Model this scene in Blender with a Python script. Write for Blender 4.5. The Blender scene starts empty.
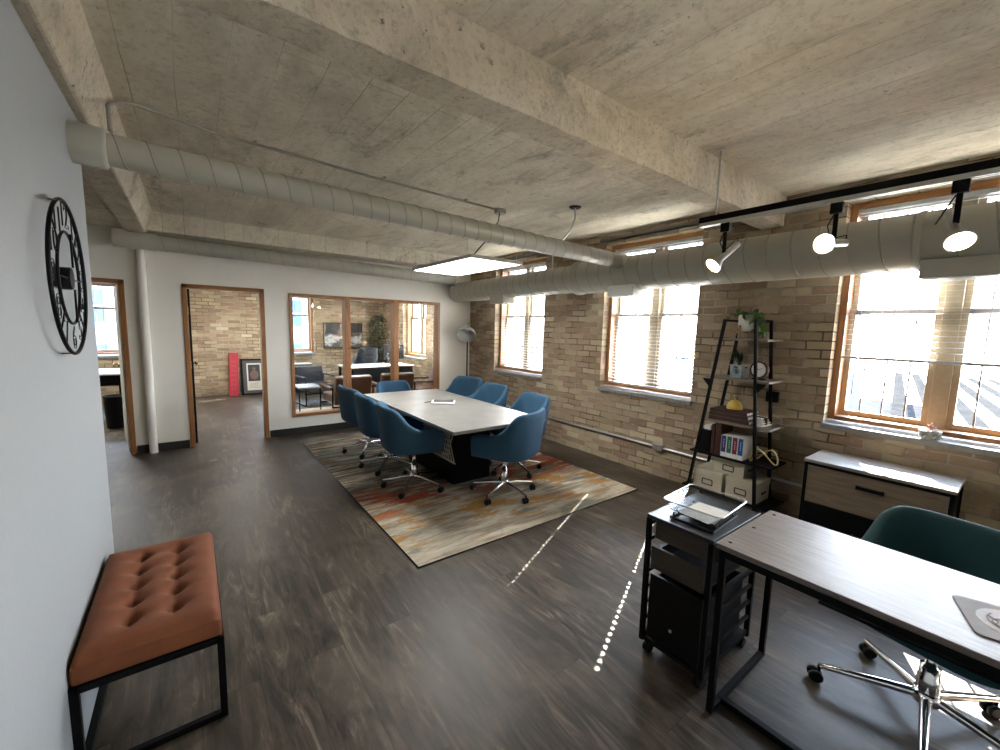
import bpy, bmesh, math, random
from mathutils import Vector, Matrix, Quaternion
random.seed(7)
PI = math.pi
sc = bpy.context.scene
COL = sc.collection

# ------------------------------------------------------------------ mesh builder
class MB:
    def __init__(s):
        s.v = []; s.f = []; s.sm = []
    def add(s, vs, fs, smooth=False):
        o = len(s.v); s.v += [tuple(v) for v in vs]
        for f in fs:
            s.f.append(tuple(i + o for i in f)); s.sm.append(smooth)
        return s
    def box(s, a, b, M=None):
        x0, y0, z0 = a; x1, y1, z1 = b
        vs = [Vector(p) for p in ((x0,y0,z0),(x1,y0,z0),(x1,y1,z0),(x0,y1,z0),(x0,y0,z1),(x1,y0,z1),(x1,y1,z1),(x0,y1,z1))]
        if M: vs = [M @ v for v in vs]
        return s.add(vs, [(0,3,2,1),(4,5,6,7),(0,1,5,4),(1,2,6,5),(2,3,7,6),(3,0,4,7)])
    def cbox(s, c, d, M=None):
        return s.box([c[i]-d[i]/2 for i in range(3)], [c[i]+d[i]/2 for i in range(3)], M)
    def tube(s, pts, r, n=10, closed=False, smooth=True, caps=True):
        pts = [Vector(p) for p in pts]; N = len(pts)
        rs = r if isinstance(r, (list, tuple)) else [r]*N
        rings = []; prev = None
        for i, p in enumerate(pts):
            if closed: t = (pts[(i+1)%N]-pts[i-1])
            elif i == 0: t = pts[1]-pts[0]
            elif i == N-1: t = pts[-1]-pts[-2]
            else: t = (pts[i+1]-p).normalized()+(p-pts[i-1]).normalized()
            t.normalize()
            if prev is None:
                a = Vector((0,0,1)) if abs(t.z) < .9 else Vector((1,0,0))
                u = t.cross(a).normalized()
            else:
                u = prev-t*prev.dot(t)
                u = u.normalized() if u.length > 1e-6 else t.orthogonal().normalized()
            prev = u; w = t.cross(u)
            rings.append([p+(u*math.cos(2*PI*k/n)+w*math.sin(2*PI*k/n))*rs[i] for k in range(n)])
        vs = [q for g in rings for q in g]; fs = []
        for i in range(N if closed else N-1):
            j = (i+1) % N
            for k in range(n):
                l = (k+1) % n
                fs.append((i*n+k, i*n+l, j*n+l, j*n+k))
        s.add(vs, fs, smooth)
        if caps and not closed:
            s.add(rings[0], [tuple(reversed(range(n)))]); s.add(rings[-1], [tuple(range(n))])
        return s
    def bar(s, a, b, w, h, up=(0,0,1)):
        a = Vector(a); b = Vector(b); t = (b-a).normalized(); up = Vector(up)
        if abs(t.dot(up)) > .98: up = Vector((1,0,0))
        u = t.cross(up).normalized(); q = u.cross(t)
        vs = [p+u*sx*w/2+q*sz*h/2 for p in (a, b) for sx, sz in ((-1,-1),(1,-1),(1,1),(-1,1))]
        return s.add(vs, [(0,1,2,3),(7,6,5,4),(0,4,5,1),(1,5,6,2),(2,6,7,3),(3,7,4,0)])
    def lathe(s, prof, n=24, M=None, smooth=True, caps=True):
        vs = []; fs = []; m = len(prof)
        for r, z in prof:
            for k in range(n):
                v = Vector((r*math.cos(2*PI*k/n), r*math.sin(2*PI*k/n), z)); vs.append(M @ v if M else v)
        for i in range(m-1):
            for k in range(n):
                l = (k+1) % n; fs.append((i*n+k, i*n+l, (i+1)*n+l, (i+1)*n+k))
        s.add(vs, fs, smooth)
        for i, rev in ((0, True), (m-1, False)):
            if caps and prof[i][0] > 1e-5:
                idx = list(range(i*n, i*n+n)); 
                s.add([vs[q] for q in idx], [tuple(reversed(range(n))) if rev else tuple(range(n))])
        return s
    def cyl(s, a, b, r, n=16):
        return s.tube([a, b], r, n)
    def prism(s, poly, z0, z1, M=None):
        n = len(poly)
        vs = [Vector((x, y, z)) for z in (z0, z1) for x, y in poly]
        if M: vs = [M @ v for v in vs]
        fs = [tuple(reversed(range(n))), tuple(range(n, 2*n))]
        fs += [(k, (k+1) % n, n+(k+1) % n, n+k) for k in range(n)]
        return s.add(vs, fs)
    def grid(s, fn, nu, nv, cu=False, cv=False, smooth=True):
        vs = [fn(i, j) for i in range(nu) for j in range(nv)]; fs = []
        for i in range(nu if cu else nu-1):
            for j in range(nv if cv else nv-1):
                a, b = (i+1) % nu, (j+1) % nv
                fs.append((i*nv+j, a*nv+j, a*nv+b, i*nv+b))
        return s.add(vs, fs, smooth)
    def sphere(s, c, r, n=12, sc_=(1,1,1), M=None):
        prof = [(max(1e-6, r*math.sin(PI*i/n)), -r*math.cos(PI*i/n)) for i in range(n+1)]
        T = Matrix.Translation(c) @ Matrix.Diagonal((*sc_, 1))
        return s.lathe(prof, n*2, (M @ T) if M else T)
    def build(s, name, mat, parent=None, bevel=0, seg=2, subsurf=0, fix=True):
        me = bpy.data.meshes.new(name); me.from_pydata(s.v, [], s.f)
        me.polygons.foreach_set('use_smooth', s.sm)
        if fix:
            bm = bmesh.new(); bm.from_mesh(me)
            bmesh.ops.recalc_face_normals(bm, faces=bm.faces); bm.to_mesh(me); bm.free()
        if mat: me.materials.append(mat)
        o = bpy.data.objects.new(name, me); COL.objects.link(o)
        if parent: o.parent = parent
        if bevel:
            m = o.modifiers.new('bevel', 'BEVEL'); m.width = bevel; m.segments = seg; m.limit_method = 'ANGLE'; m.angle_limit = .7
        if subsurf:
            m = o.modifiers.new('sub', 'SUBSURF'); m.levels = m.render_levels = subsurf
        return o

def tag(o, label, cat, group=None):
    o['label'] = label; o['category'] = cat
    if group: o['group'] = group
    return o
def thing(name, label, cat, loc=(0,0,0), rz=0, group=None):
    o = bpy.data.objects.new(name, None); COL.objects.link(o); o.empty_display_size = .05
    o.location = loc; o.rotation_euler = (0, 0, rz)
    return tag(o, label, cat, group)
def struct(o):
    o['kind'] = 'structure'; return o
def semp(name):
    o = bpy.data.objects.new(name, None); COL.objects.link(o); o.empty_display_size = .05; return struct(o)
def dup(root, loc, rz, label, group=None):
    r = root.copy(); COL.objects.link(r); r.location = loc; r.rotation_euler = (0, 0, rz); r['label'] = label
    if group: r['group'] = group
    for ch in list(root.children):
        c = ch.copy(); COL.objects.link(c); c.parent = r
        for g in list(ch.children):
            d = g.copy(); COL.objects.link(d); d.parent = c
    return r

# ------------------------------------------------------------------ materials
class NT:
    def __init__(s, name):
        s.m = bpy.data.materials.new(name); s.m.use_nodes = True
        s.t = s.m.node_tree; s.b = s.t.nodes['Principled BSDF']; s.out = s.t.nodes['Material Output']
    def n(s, ty, **kw):
        d = s.t.nodes.new(ty)
        for k, v in kw.items(): setattr(d, k, v)
        return d
    def l(s, a, b): s.t.links.new(a, b)
    def put(s, sock, v):
        if hasattr(v, 'is_output'): s.l(v, sock)
        else: sock.default_value = v
    def math(s, op, a, b=None, c=None):
        d = s.n('ShaderNodeMath', operation=op)
        for i, v in enumerate((a, b, c)):
            if v is not None: s.put(d.inputs[i], v)
        return d.outputs[0]
    def coord(s, scale=(1,1,1), rot=(0,0,0), kind='Object'):
        c = s.n('ShaderNodeTexCoord'); m = s.n('ShaderNodeMapping')
        m.inputs['Scale'].default_value = scale; m.inputs['Rotation'].default_value = rot
        s.l(c.outputs[kind], m.inputs[0]); return m.outputs[0]
    def noise(s, vec, scale, detail=6, rough=.55, dist=0):
        d = s.n('ShaderNodeTexNoise'); s.l(vec, d.inputs['Vector'])
        d.inputs['Scale'].default_value = scale; d.inputs['Detail'].default_value = detail
        d.inputs['Roughness'].default_value = rough; d.inputs['Distortion'].default_value = dist
        return d.outputs['Fac']
    def ramp(s, fac, stops, interp='LINEAR'):
        d = s.n('ShaderNodeValToRGB'); s.l(fac, d.inputs[0]); cr = d.color_ramp; cr.interpolation = interp
        while len(cr.elements) < len(stops): cr.elements.new(.5)
        for e, (p, c) in zip(cr.elements, stops):
            e.position = p; e.color = (*c, 1) if not isinstance(c, (int, float)) else (c, c, c, 1)
        return d.outputs[0]
    def mix(s, fac, a, b, mode='MIX'):
        d = s.n('ShaderNodeMix', data_type='RGBA', blend_type=mode)
        s.put(d.inputs[0], fac)
        for i, v in ((6, a), (7, b)):
            if hasattr(v, 'is_output'): s.l(v, d.inputs[i])
            else: d.inputs[i].default_value = (*v, 1)
        return d.outputs[2]
    def bump(s, h, strength=.3, dist=.01):
        d = s.n('ShaderNodeBump'); d.inputs['Strength'].default_value = strength; d.inputs['Distance'].default_value = dist
        s.l(h, d.inputs['Height']); s.l(d.outputs[0], s.b.inputs['Normal'])
    def set(s, col=None, rough=None, metal=None, spec=None):
        for k, v in (('Base Color', col), ('Roughness', rough), ('Metallic', metal), ('Specular IOR Level', spec)):
            if v is None: continue
            if hasattr(v, 'is_output'): s.l(v, s.b.inputs[k])
            elif k == 'Base Color': s.b.inputs[k].default_value = (*v, 1)
            else: s.b.inputs[k].default_value = v
        return s

def plain(name, col, rough=.5, metal=0, var=.08, scale=30, bump=0, spec=None):
    m = NT(name); v = m.coord()
    f = m.noise(v, scale, 4)
    lo = tuple(c*(1-var) for c in col); hi = tuple(min(1, c*(1+var)) for c in col)
    m.set(m.ramp(f, [(.3, lo), (.7, hi)]), rough, metal, spec)
    if bump: m.bump(f, bump, .004)
    return m.m

def wood(name, c0, c1, axis='y', rough=.45, scale=1.0, bump=.1):
    m = NT(name)
    sc3 = {'x': (1.2, 14, 14), 'y': (14, 1.2, 14), 'z': (14, 14, 1.2)}[axis]
    v = m.coord(tuple(q*scale for q in sc3))
    f = m.noise(v, 2.2, 7, .6, 1.2)
    m.set(m.ramp(f, [(.28, c0), (.5, tuple((a+b)/2 for a, b in zip(c0, c1))), (.72, c1)]), rough)
    m.bump(f, bump, .002)
    return m.m

def brick_mat(name, tone=(1,1,1)):
    m = NT(name); c = m.n('ShaderNodeTexCoord'); g = m.n('ShaderNodeNewGeometry')
    p = m.n('ShaderNodeSeparateXYZ'); m.l(c.outputs['Object'], p.inputs[0])
    q = m.n('ShaderNodeSeparateXYZ'); m.l(g.outputs['Normal'], q.inputs[0])
    ny = m.math('ROUND', m.math('ABSOLUTE', q.outputs[1]))
    u = m.math('ADD', m.math('MULTIPLY', p.outputs[1], m.math('SUBTRACT', 1.0, ny)), m.math('MULTIPLY', p.outputs[0], ny))
    w1 = m.noise(c.outputs['Object'], 9, 3); w2 = m.noise(c.outputs['Object'], 3.1, 2)
    u = m.math('ADD', u, m.math('MULTIPLY', m.math('SUBTRACT', w1, .5), .022))
    z = m.math('ADD', p.outputs[2], m.math('MULTIPLY', m.math('SUBTRACT', m.noise(c.outputs['Object'], 5.3, 3), .5), .022))
    cv = m.n('ShaderNodeCombineXYZ'); m.l(u, cv.inputs[0]); m.l(z, cv.inputs[1])
    def bt(c1, c2, mo, off, bias):
        b = m.n('ShaderNodeTexBrick'); m.l(cv.outputs[0], b.inputs['Vector'])
        b.offset = off; b.squash = 1
        for k, v in (('Scale', 1), ('Mortar Size', .0068), ('Mortar Smooth', .3), ('Bias', bias), ('Brick Width', .222), ('Row Height', .0745)):
            b.inputs[k].default_value = v
        b.inputs['Color1'].default_value = (*c1, 1); b.inputs['Color2'].default_value = (*c2, 1); b.inputs['Mortar'].default_value = (*mo, 1)
        return b
    b = bt((.0,.0,.0), (1,1,1), (.5,.5,.5), .5, 0)
    rnd = m.n('ShaderNodeSeparateColor'); m.l(b.outputs['Color'], rnd.inputs[0])
    T = lambda r, gg, bb: (r*tone[0], gg*tone[1]*1.02, bb*tone[2]*1.06)
    col = m.ramp(rnd.outputs[0], [(.0, T(.235,.165,.10)), (.25, T(.35,.265,.165)), (.5, T(.45,.36,.225)), (.70, T(.30,.22,.145)), (.84, T(.29,.185,.12)), (1.0, T(.58,.48,.325))])
    big = m.noise(c.outputs['Object'], 1.3, 4, .6)
    col = m.mix(m.math('MULTIPLY', m.ramp(big, [(.42, 0), (.68, 1)]), .45), col, T(.185,.115,.075))
    fine = m.noise(c.outputs['Object'], 55, 5, .65)
    col = m.mix(m.math('MULTIPLY', m.ramp(fine, [(.55, 0), (.75, 1)]), .5), col, T(.50,.42,.31))
    col = m.mix(m.math('MULTIPLY', m.ramp(m.noise(c.outputs['Object'], 21, 4), [(.60, 0), (.75, 1)]), .45), col, T(.13,.09,.06))
    mort = m.mix(w2, T(.26,.215,.155), T(.48,.42,.33))
    patch = m.ramp(m.noise(c.outputs['Object'], 2.4, 3), [(.42, 0), (.6, 1)])
    mort = m.mix(patch, mort, T(.11,.082,.058))  # dark mortar in patches: joint shadow painted into the colour
    col = m.mix(b.outputs['Fac'], col, mort)
    m.set(col, .88, spec=.2)
    h = m.math('ADD', m.math('MULTIPLY', b.outputs['Fac'], -1.0), m.math('MULTIPLY', fine, .6))
    h = m.math('ADD', h, m.math('MULTIPLY', rnd.outputs[0], .25))
    m.bump(h, 1.0, .012)
    return m.m

def concrete_mat(name, c0, c1, c2, boards=True, rough_bump=.3):
    m = NT(name); v = m.coord((1, 1, 1)); vs = m.coord((1.0, .42, 1.0))
    a = m.noise(vs, 3.0, 10, .68, .5); b = m.noise(v, .8, 4); f = m.noise(v, 30, 8, .72)
    col = m.ramp(a, [(.30, c0), (.50, c1), (.70, c2)])
    col = m.mix(m.math('MULTIPLY', m.ramp(b, [(.38, 0), (.68, 1)]), .45), col, tuple(q*.78 for q in c1))
    col = m.mix(m.math('MULTIPLY', m.ramp(f, [(.50, 0), (.66, 1)]), .45 if boards else .6), col, tuple(q*.72 for q in c0))
    st = m.math('MULTIPLY', m.ramp(m.noise(m.coord((1.6, .6, 1)), 1.5, 10, .74, .7), [(.555, 0), (.64, 1)]), .6)
    fray = m.ramp(m.noise(vs, 11, 6, .75), [(.40, 0), (.58, 1)])
    col = m.mix(m.math('MULTIPLY', st, fray), col, tuple(q*.40 for q in c0))
    pit = m.ramp(m.noise(v, 38 if boards else 24, 4, .65), [(.66, 0), (.70, 1)])
    if boards: pit = m.math('MAXIMUM', pit, m.ramp(m.noise(v, 9, 2, .4), [(.765, 0), (.775, 1)]))
    col = m.mix(m.math('MULTIPLY', pit, .62), col, tuple(q*.34 for q in c0))
    h = m.math('ADD', m.math('MULTIPLY', f, .5), m.math('MULTIPLY', pit, -1.0))
    if boards:
        c = m.n('ShaderNodeTexCoord'); p = m.n('ShaderNodeSeparateXYZ'); m.l(c.outputs['Object'], p.inputs[0])
        wob = m.math('MULTIPLY', m.math('SUBTRACT', m.noise(v, 1.7, 2), .5), .03)
        cv = m.n('ShaderNodeCombineXYZ'); m.l(p.outputs[1], cv.inputs[0]); m.l(m.math('ADD', p.outputs[0], wob), cv.inputs[1])
        bt = m.n('ShaderNodeTexBrick'); m.l(cv.outputs[0], bt.inputs['Vector']); bt.offset = .37
        for k, q in (('Scale', 1), ('Mortar Size', .0026), ('Mortar Smooth', .4), ('Bias', 0), ('Brick Width', 3.4), ('Row Height', .19)): bt.inputs[k].default_value = q
        bt.inputs['Color1'].default_value = (.95,.95,.95,1); bt.inputs['Color2'].default_value = (1.03,1.03,1.03,1); bt.inputs['Mortar'].default_value = (1,1,1,1)
        col = m.mix(1.0, col, bt.outputs['Color'], 'MULTIPLY')
        ln = m.math('MULTIPLY', bt.outputs['Fac'], m.ramp(m.noise(v, 1.1, 3), [(.36, .15), (.62, .95)]))
        col = m.mix(m.math('MULTIPLY', ln, .75), col, tuple(q*.38 for q in c0))
        h = m.math('ADD', h, m.math('MULTIPLY', ln, -1.2))
    m.set(col, .9, spec=.2); m.bump(h, rough_bump, .01)
    return m.m

def floor_mat():
    m = NT('dark_plank_floor'); c = m.n('ShaderNodeTexCoord'); p = m.n('ShaderNodeSeparateXYZ'); m.l(c.outputs['Object'], p.inputs[0])
    cv = m.n('ShaderNodeCombineXYZ'); m.l(p.outputs[1], cv.inputs[0]); m.l(p.outputs[0], cv.inputs[1])
    bt = m.n('ShaderNodeTexBrick'); m.l(cv.outputs[0], bt.inputs['Vector']); bt.offset = .38
    for k, q in (('Scale', 1), ('Mortar Size', .0012), ('Mortar Smooth', .2), ('Bias', 0), ('Brick Width', 1.22), ('Row Height', .182)): bt.inputs[k].default_value = q
    bt.inputs['Color1'].default_value = (0,0,0,1); bt.inputs['Color2'].default_value = (1,1,1,1); bt.inputs['Mortar'].default_value = (.3,.3,.3,1)
    r = m.n('ShaderNodeSeparateColor'); m.l(bt.outputs['Color'], r.inputs[0])
    # grain runs along Y, shifted per plank
    gx = m.n('ShaderNodeCombineXYZ')
    m.l(m.math('MULTIPLY', p.outputs[0], 6.5), gx.inputs[0]); m.l(m.math('ADD', m.math('MULTIPLY', p.outputs[1], .95), m.math('MULTIPLY', r.outputs[0], 37.0)), gx.inputs[1])
    g1 = m.noise(gx.outputs[0], 2.0, 8, .66, 1.6)
    g2 = m.noise(m.coord((1, .7, 1)), 2.6, 5, .6, .5)
    col = m.ramp(g1, [(.32, (.014,.010,.007)), (.45, (.050,.039,.028)), (.56, (.098,.077,.056)), (.70, (.25,.20,.145))])
    col = m.mix(m.math('MULTIPLY', m.ramp(r.outputs[0], [(0, 0), (1, 1)]), .75), col, m.mix(1.0, col, (.42,.40,.38), 'MULTIPLY'))
    col = m.mix(m.math('MULTIPLY', m.ramp(g2, [(.48, 0), (.66, 1)]), .45), col, (.17,.14,.105))
    col = m.mix(m.math('MULTIPLY', m.ramp(m.noise(m.coord((1.3, .5, 1)), 1.4, 5, .6, .8), [(.45, 0), (.62, 1)]), .6), col, (.035,.027,.02))
    col = m.mix(m.math('MULTIPLY', bt.outputs['Fac'], .8), col, (.02,.017,.015))
    m.set(col, m.ramp(g1, [(.3, .38), (.7, .52)]), spec=.33)
    m.bump(m.math('ADD', m.math('MULTIPLY', g1, .5), m.math('MULTIPLY', bt.outputs['Fac'], -1.0)), .16, .003)
    return m.m

def rug_mat():
    m = NT('woven_abstract_rug'); c = m.n('ShaderNodeTexCoord'); p = m.n('ShaderNodeSeparateXYZ'); m.l(c.outputs['Object'], p.inputs[0])
    v = m.coord((.55, 3.4, 1)); s1 = m.noise(v, 2.6, 8, .68, .5)
    s2 = m.noise(m.coord((.8, 9, 1)), 2.2, 7, .7, .3); s3 = m.noise(m.coord((.6, 1.7, 1)), 1.7, 6, .66, .8)
    s4 = m.noise(m.coord((1.2, 2.6, 1), (0,0,.2)), 1.9, 6, .7, .6); br = m.noise(m.coord((5, 22, 1)), 6, 4, .7)
    yy = p.outputs[1]   # 0 at the near edge .. 3.45
    col = m.ramp(s1, [(.25, (.15,.115,.085)), (.42, (.31,.265,.20)), (.55, (.50,.45,.355)), (.75, (.23,.185,.135))])
    # grey green patches
    col = m.mix(m.ramp(s3, [(.52, 0), (.57, .9)]), col, (.17,.20,.17))
    # dark brown streaks, more of them toward the far half
    far = m.ramp(m.math('DIVIDE', yy, 3.45), [(.10, .3), (.38, 1)])
    dk = m.math('MULTIPLY', m.ramp(s2, [(.47, 0), (.55, 1)]), far)
    col = m.mix(m.math('MULTIPLY', dk, .85), col, (.075,.05,.038))
    # ochre and red band
    def band(c0, w):
        d = m.math('DIVIDE', m.math('ABSOLUTE', m.math('SUBTRACT', yy, c0)), w)
        return m.ramp(d, [(.25, 1), (1, 0)])
    och = m.math('MULTIPLY', m.ramp(s4, [(.51, 0), (.57, 1)]), band(.60, .70))
    col = m.mix(m.math('MULTIPLY', och, .9), col, (.36,.18,.035))
    red = m.math('MULTIPLY', m.ramp(m.noise(m.coord((.7, 2.4, 1)), 2.3, 6, .66, .5), [(.48, 0), (.54, 1)]), band(1.12, .45))
    col = m.mix(m.math('MULTIPLY', red, .92), col, (.30,.05,.025))
    red2 = m.math('MULTIPLY', m.ramp(m.noise(m.coord((.9, 3.1, 1)), 3.1, 6, .66, .5), [(.56, 0), (.61, 1)]), far)
    col = m.mix(m.math('MULTIPLY', red2, .6), col, (.30,.085,.05))
    col = m.mix(m.ramp(br, [(.56, 0), (.7, .55)]), col, (.46,.42,.33))
    m.set(col, .95, spec=.1); m.bump(m.math('ADD', br, m.noise(c.outputs['Object'], 220, 2)), .5, .004)
    return m.m

def metal(name, col, rough): return plain(name, col, rough, 1, .04, 40)
def emis(name, col, strength):
    m = NT(name); m.set((.9,.9,.9), .5)
    m.b.inputs['Emission Color'].default_value = (*col, 1); m.b.inputs['Emission Strength'].default_value = strength
    return m.m
def glass_mat(name, tint=(1,1,1), refl=1.0):
    m = NT(name); t = m.n('ShaderNodeBsdfTransparent'); g = m.n('ShaderNodeBsdfGlossy'); x = m.n('ShaderNodeMixShader'); fr = m.n('ShaderNodeLayerWeight'); fr.inputs[0].default_value = .5
    g.inputs['Roughness'].default_value = .01; fac = m.math('ADD', .045, m.math('MULTIPLY', m.math('POWER', fr.outputs['Facing'], 5.0), .9))
    t.inputs[0].default_value = (*tint, 1)
    m.l(m.math('MULTIPLY', fac, refl), x.inputs[0]); m.l(t.outputs[0], x.inputs[1]); m.l(g.outputs[0], x.inputs[2]); m.l(x.outputs[0], m.out.inputs[0])
    return m.m
def leaf_mat(name, c0, c1):
    m = NT(name); f = m.noise(m.coord(), 18, 3)
    m.set(m.ramp(f, [(.3, c0), (.7, c1)]), .5)
    return m.m

M = {}
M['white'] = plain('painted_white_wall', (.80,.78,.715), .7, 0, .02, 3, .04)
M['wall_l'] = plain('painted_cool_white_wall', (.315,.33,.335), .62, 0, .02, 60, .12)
M['brick'] = brick_mat('cream_city_brick')
M['conc'] = concrete_mat('board_formed_concrete', (.44,.39,.30), (.69,.63,.51), (.83,.775,.65))
M['beam'] = concrete_mat('rough_beam_concrete', (.38,.335,.255), (.60,.53,.41), (.74,.675,.55), False, 1.0)
M['floor'] = floor_mat(); M['rug'] = rug_mat()
M['oak'] = wood('orange_fir_wood', (.22,.092,.03), (.40,.185,.066), 'z', .4)
M['oakx'] = wood('orange_fir_wood_flat', (.20,.085,.028), (.37,.17,.06), 'x', .4)
M['oaky'] = wood('orange_fir_wood_long', (.22,.092,.03), (.40,.185,.066), 'y', .4)
M['sash'] = plain('tan_window_sash', (.36,.29,.19), .45)
M['bar'] = plain('thin_grey_glazing_bar', (.16,.15,.14), .5)
M['stone'] = plain('grey_stone_sill', (.19,.185,.17), .7, 0, .15, 25, .2)
M['duct'] = plain('painted_sage_duct', (.385,.375,.315), .38, 0, .03, 5)
M['cond'] = plain('weathered_conduit', (.33,.31,.26), .45)
M['seam'] = plain('dusty_duct_seam', (.30,.29,.245), .6)
M['steel'] = metal('galvanised_steel', (.55,.55,.53), .38)
M['chrome'] = metal('polished_chrome', (.78,.78,.78), .12)
M['black'] = plain('black_powder_coat', (.0035,.0035,.004), .5, spec=.12)
M['blackp'] = plain('black_plastic', (.005,.005,.006), .45, spec=.2)
M['base'] = plain('black_base_board', (.02,.019,.018), .5)
M['glass'] = glass_mat('clear_window_glass'); M['pglass'] = glass_mat('interior_glass', (.96,.98,.97), .9)
M['slat'] = plain('white_blind_slat', (.42,.415,.405), .45, 0, .02)
M['blue'] = plain('blue_woven_upholstery', (.021,.075,.135), .85, 0, .18, 260, .3)
M['teal'] = plain('teal_velvet_upholstery', (.003,.046,.058), .75, 0, .15, 200, .2)
M['rust'] = plain('rust_velvet', (.175,.050,.0145), .8, 0, .12, 18, .1)
M['top'] = plain('grey_stone_laminate', (.175,.172,.157), .34, 0, .16, 6)
M['desk'] = wood('grey_wood_laminate', (.12,.098,.086), (.23,.195,.172), 'y', .42, 1.6, .04)
M['cabw'] = wood('rustic_oak_front', (.12,.088,.06), (.25,.195,.135), 'y', .5, 1.0, .1)
M['drawer'] = wood('dark_walnut_drawer', (.025,.018,.013), (.06,.045,.032), 'y', .5)
M['cream'] = plain('cream_canvas_box', (.52,.475,.37), .85, 0, .06, 90, .2)
M['brownl'] = plain('dark_brown_leather', (.05,.018,.013), .42, 0, .2, 30, .1)
M['tan'] = plain('tan_leather', (.12,.047,.022), .35, 0, .2, 20, .1)
M['paper'] = plain('white_paper', (.80,.80,.78), .8, 0, .02)
M['ceram'] = plain('white_ceramic', (.62,.61,.585), .35, 0, .03)
M['yellow'] = plain('mustard_enamel', (.62,.43,.07), .4)
M['gold'] = metal('brushed_gold', (.85,.68,.32), .3)
M['brass'] = metal('brass', (.75,.55,.28), .25)
M['leaf'] = leaf_mat('pothos_leaf', (.028,.085,.018), (.13,.26,.05))
M['leafd'] = leaf_mat('ficus_leaf', (.004,.014,.005), (.016,.042,.012))
M['panel'] = emis('led_panel_diffuser', (1, .985, .95), 7)
M['warm'] = emis('warm_bulb', (1, .80, .50), 42)
M['cool'] = emis('white_bulb', (1, .93, .82), 30)
M['acryl'] = glass_mat('clear_acrylic', (.80,.83,.86), 1.1)
M['red'] = plain('red_cardboard', (.33,.015,.03), .5)
M['navy'] = plain('navy_leather', (.006,.009,.018), .4)

# ------------------------------------------------------------------ room shell
H = 2.78; XR = 4.12; XO = 4.52; YB = 6.42; YF = 10.7; Y0 = -5.2; XL = -.388; XH = -3.4
def wall_cells(us, zs, holes, mk):
    mb = MB()
    us = sorted(set(us + [h[0] for h in holes] + [h[1] for h in holes])); zs = sorted(set(zs + [h[2] for h in holes] + [h[3] for h in holes]))
    sol = lambda i, j: 0 <= i < len(us)-1 and 0 <= j < len(zs)-1 and not any(h[0] <= us[i] and us[i+1] <= h[1] and h[2] <= zs[j] and zs[j+1] <= h[3] for h in holes)
    for i in range(len(us)-1):
        for j in range(len(zs)-1):
            if not sol(i, j): continue
            a, b, c, d = us[i], us[i+1], zs[j], zs[j+1]
            for k in (0, 1): mb.add([mk(a,c,k), mk(b,c,k), mk(b,d,k), mk(a,d,k)], [(0,1,2,3)])
            for (di, dj, e) in ((-1,0,((a,c),(a,d))), (1,0,((b,c),(b,d))), (0,-1,((a,c),(b,c))), (0,1,((a,d),(b,d)))):
                if not sol(i+di, j+dj):
                    mb.add([mk(*e[0],0), mk(*e[1],0), mk(*e[1],1), mk(*e[0],1)], [(0,1,2,3)])
    # weld
    return mb
def finish_wall(mb, name, mat):
    o = mb.build(name, mat, fix=False); bm = bmesh.new(); bm.from_mesh(o.data)
    bmesh.ops.remove_doubles(bm, verts=bm.verts, dist=1e-4); bmesh.ops.recalc_face_normals(bm, faces=bm.faces)
    bm.to_mesh(o.data); bm.free(); return struct(o)

WIN = [(4.44, 5.64), (2.17, 3.36), (-.18, 1.045), (-2.46, -1.26), (-4.74, -3.54), (8.2, 9.4)]
ZW0, ZW1 = .88, 2.64
FW = [(-2.1, -1.05), (1.35, 2.4)]
struct(MB().box((XH-.2, Y0-.2, -.12), (XO, YF+.35, 0)).build('floor', M['floor']))
struct(MB().box((XH-.2, Y0-.2, H), (XO, YF+.35, H+.2)).build('ceiling', M['conc']))
finish_wall(wall_cells([Y0-.2, YF+.35], [0, H], [(a, b, ZW0, ZW1) for a, b in WIN], lambda u, z, k: (XR if k == 0 else XO, u, z)), 'wall_right', M['brick'])
finish_wall(wall_cells([XH, XR], [0, H], [(a, b, ZW0, 2.3) for a, b in FW], lambda u, z, k: (u, YF if k == 0 else YF+.34, z)), 'wall_far', M['brick'])
D1 = (-1.5, -.6); D2 = (-.04, .80); WI = (1.12, 3.49, .26, 2.02)
finish_wall(wall_cells([XH, XR], [0, H], [(D1[0], D1[1], 0, 2.03), (D2[0], D2[1], 0, 2.03), WI], lambda u, z, k: (u, YB if k == 0 else YB+.12, z)), 'wall_back', M['white'])
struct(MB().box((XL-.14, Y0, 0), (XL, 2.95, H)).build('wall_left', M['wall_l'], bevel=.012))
struct(MB().box((XH-.2, Y0-.2, 0), (XH, YF+.35, H)).build('wall_hall', M['white']))
struct(MB().box((XH, Y0-.2, 0), (XR, Y0, H)).build('wall_front', M['white']))
struct(MB().box((-.22, YB+.12, 0), (-.10, YF, H)).build('wall_partition', M['white']))
# beams
def rough_box(name, a, b, mat, amp, step=.07):
    bm = bmesh.new(); bmesh.ops.create_cube(bm, size=1)
    for v in bm.verts: v.co = Vector([(a[i]+b[i])/2+v.co[i]*(b[i]-a[i]) for i in range(3)])
    for ax in range(3):
        n = max(1, int((b[ax]-a[ax])/step)); p = a[ax]
        for k in range(1, n):
            co = [0,0,0]; co[ax] = a[ax]+(b[ax]-a[ax])*k/n; no = [0,0,0]; no[ax] = 1
            bmesh.ops.bisect_plane(bm, geom=bm.verts[:]+bm.edges[:]+bm.faces[:], plane_co=co, plane_no=no)
    rr = random.Random(5)
    for v in bm.verts:
        if v.co.z < b[2]-.01: v.co += Vector([rr.uniform(-amp, amp) for _ in range(3)])
    me = bpy.data.meshes.new(name); bm.to_mesh(me); bm.free(); me.materials.append(mat)
    o = bpy.data.objects.new(name, me); COL.objects.link(o); return struct(o)
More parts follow.
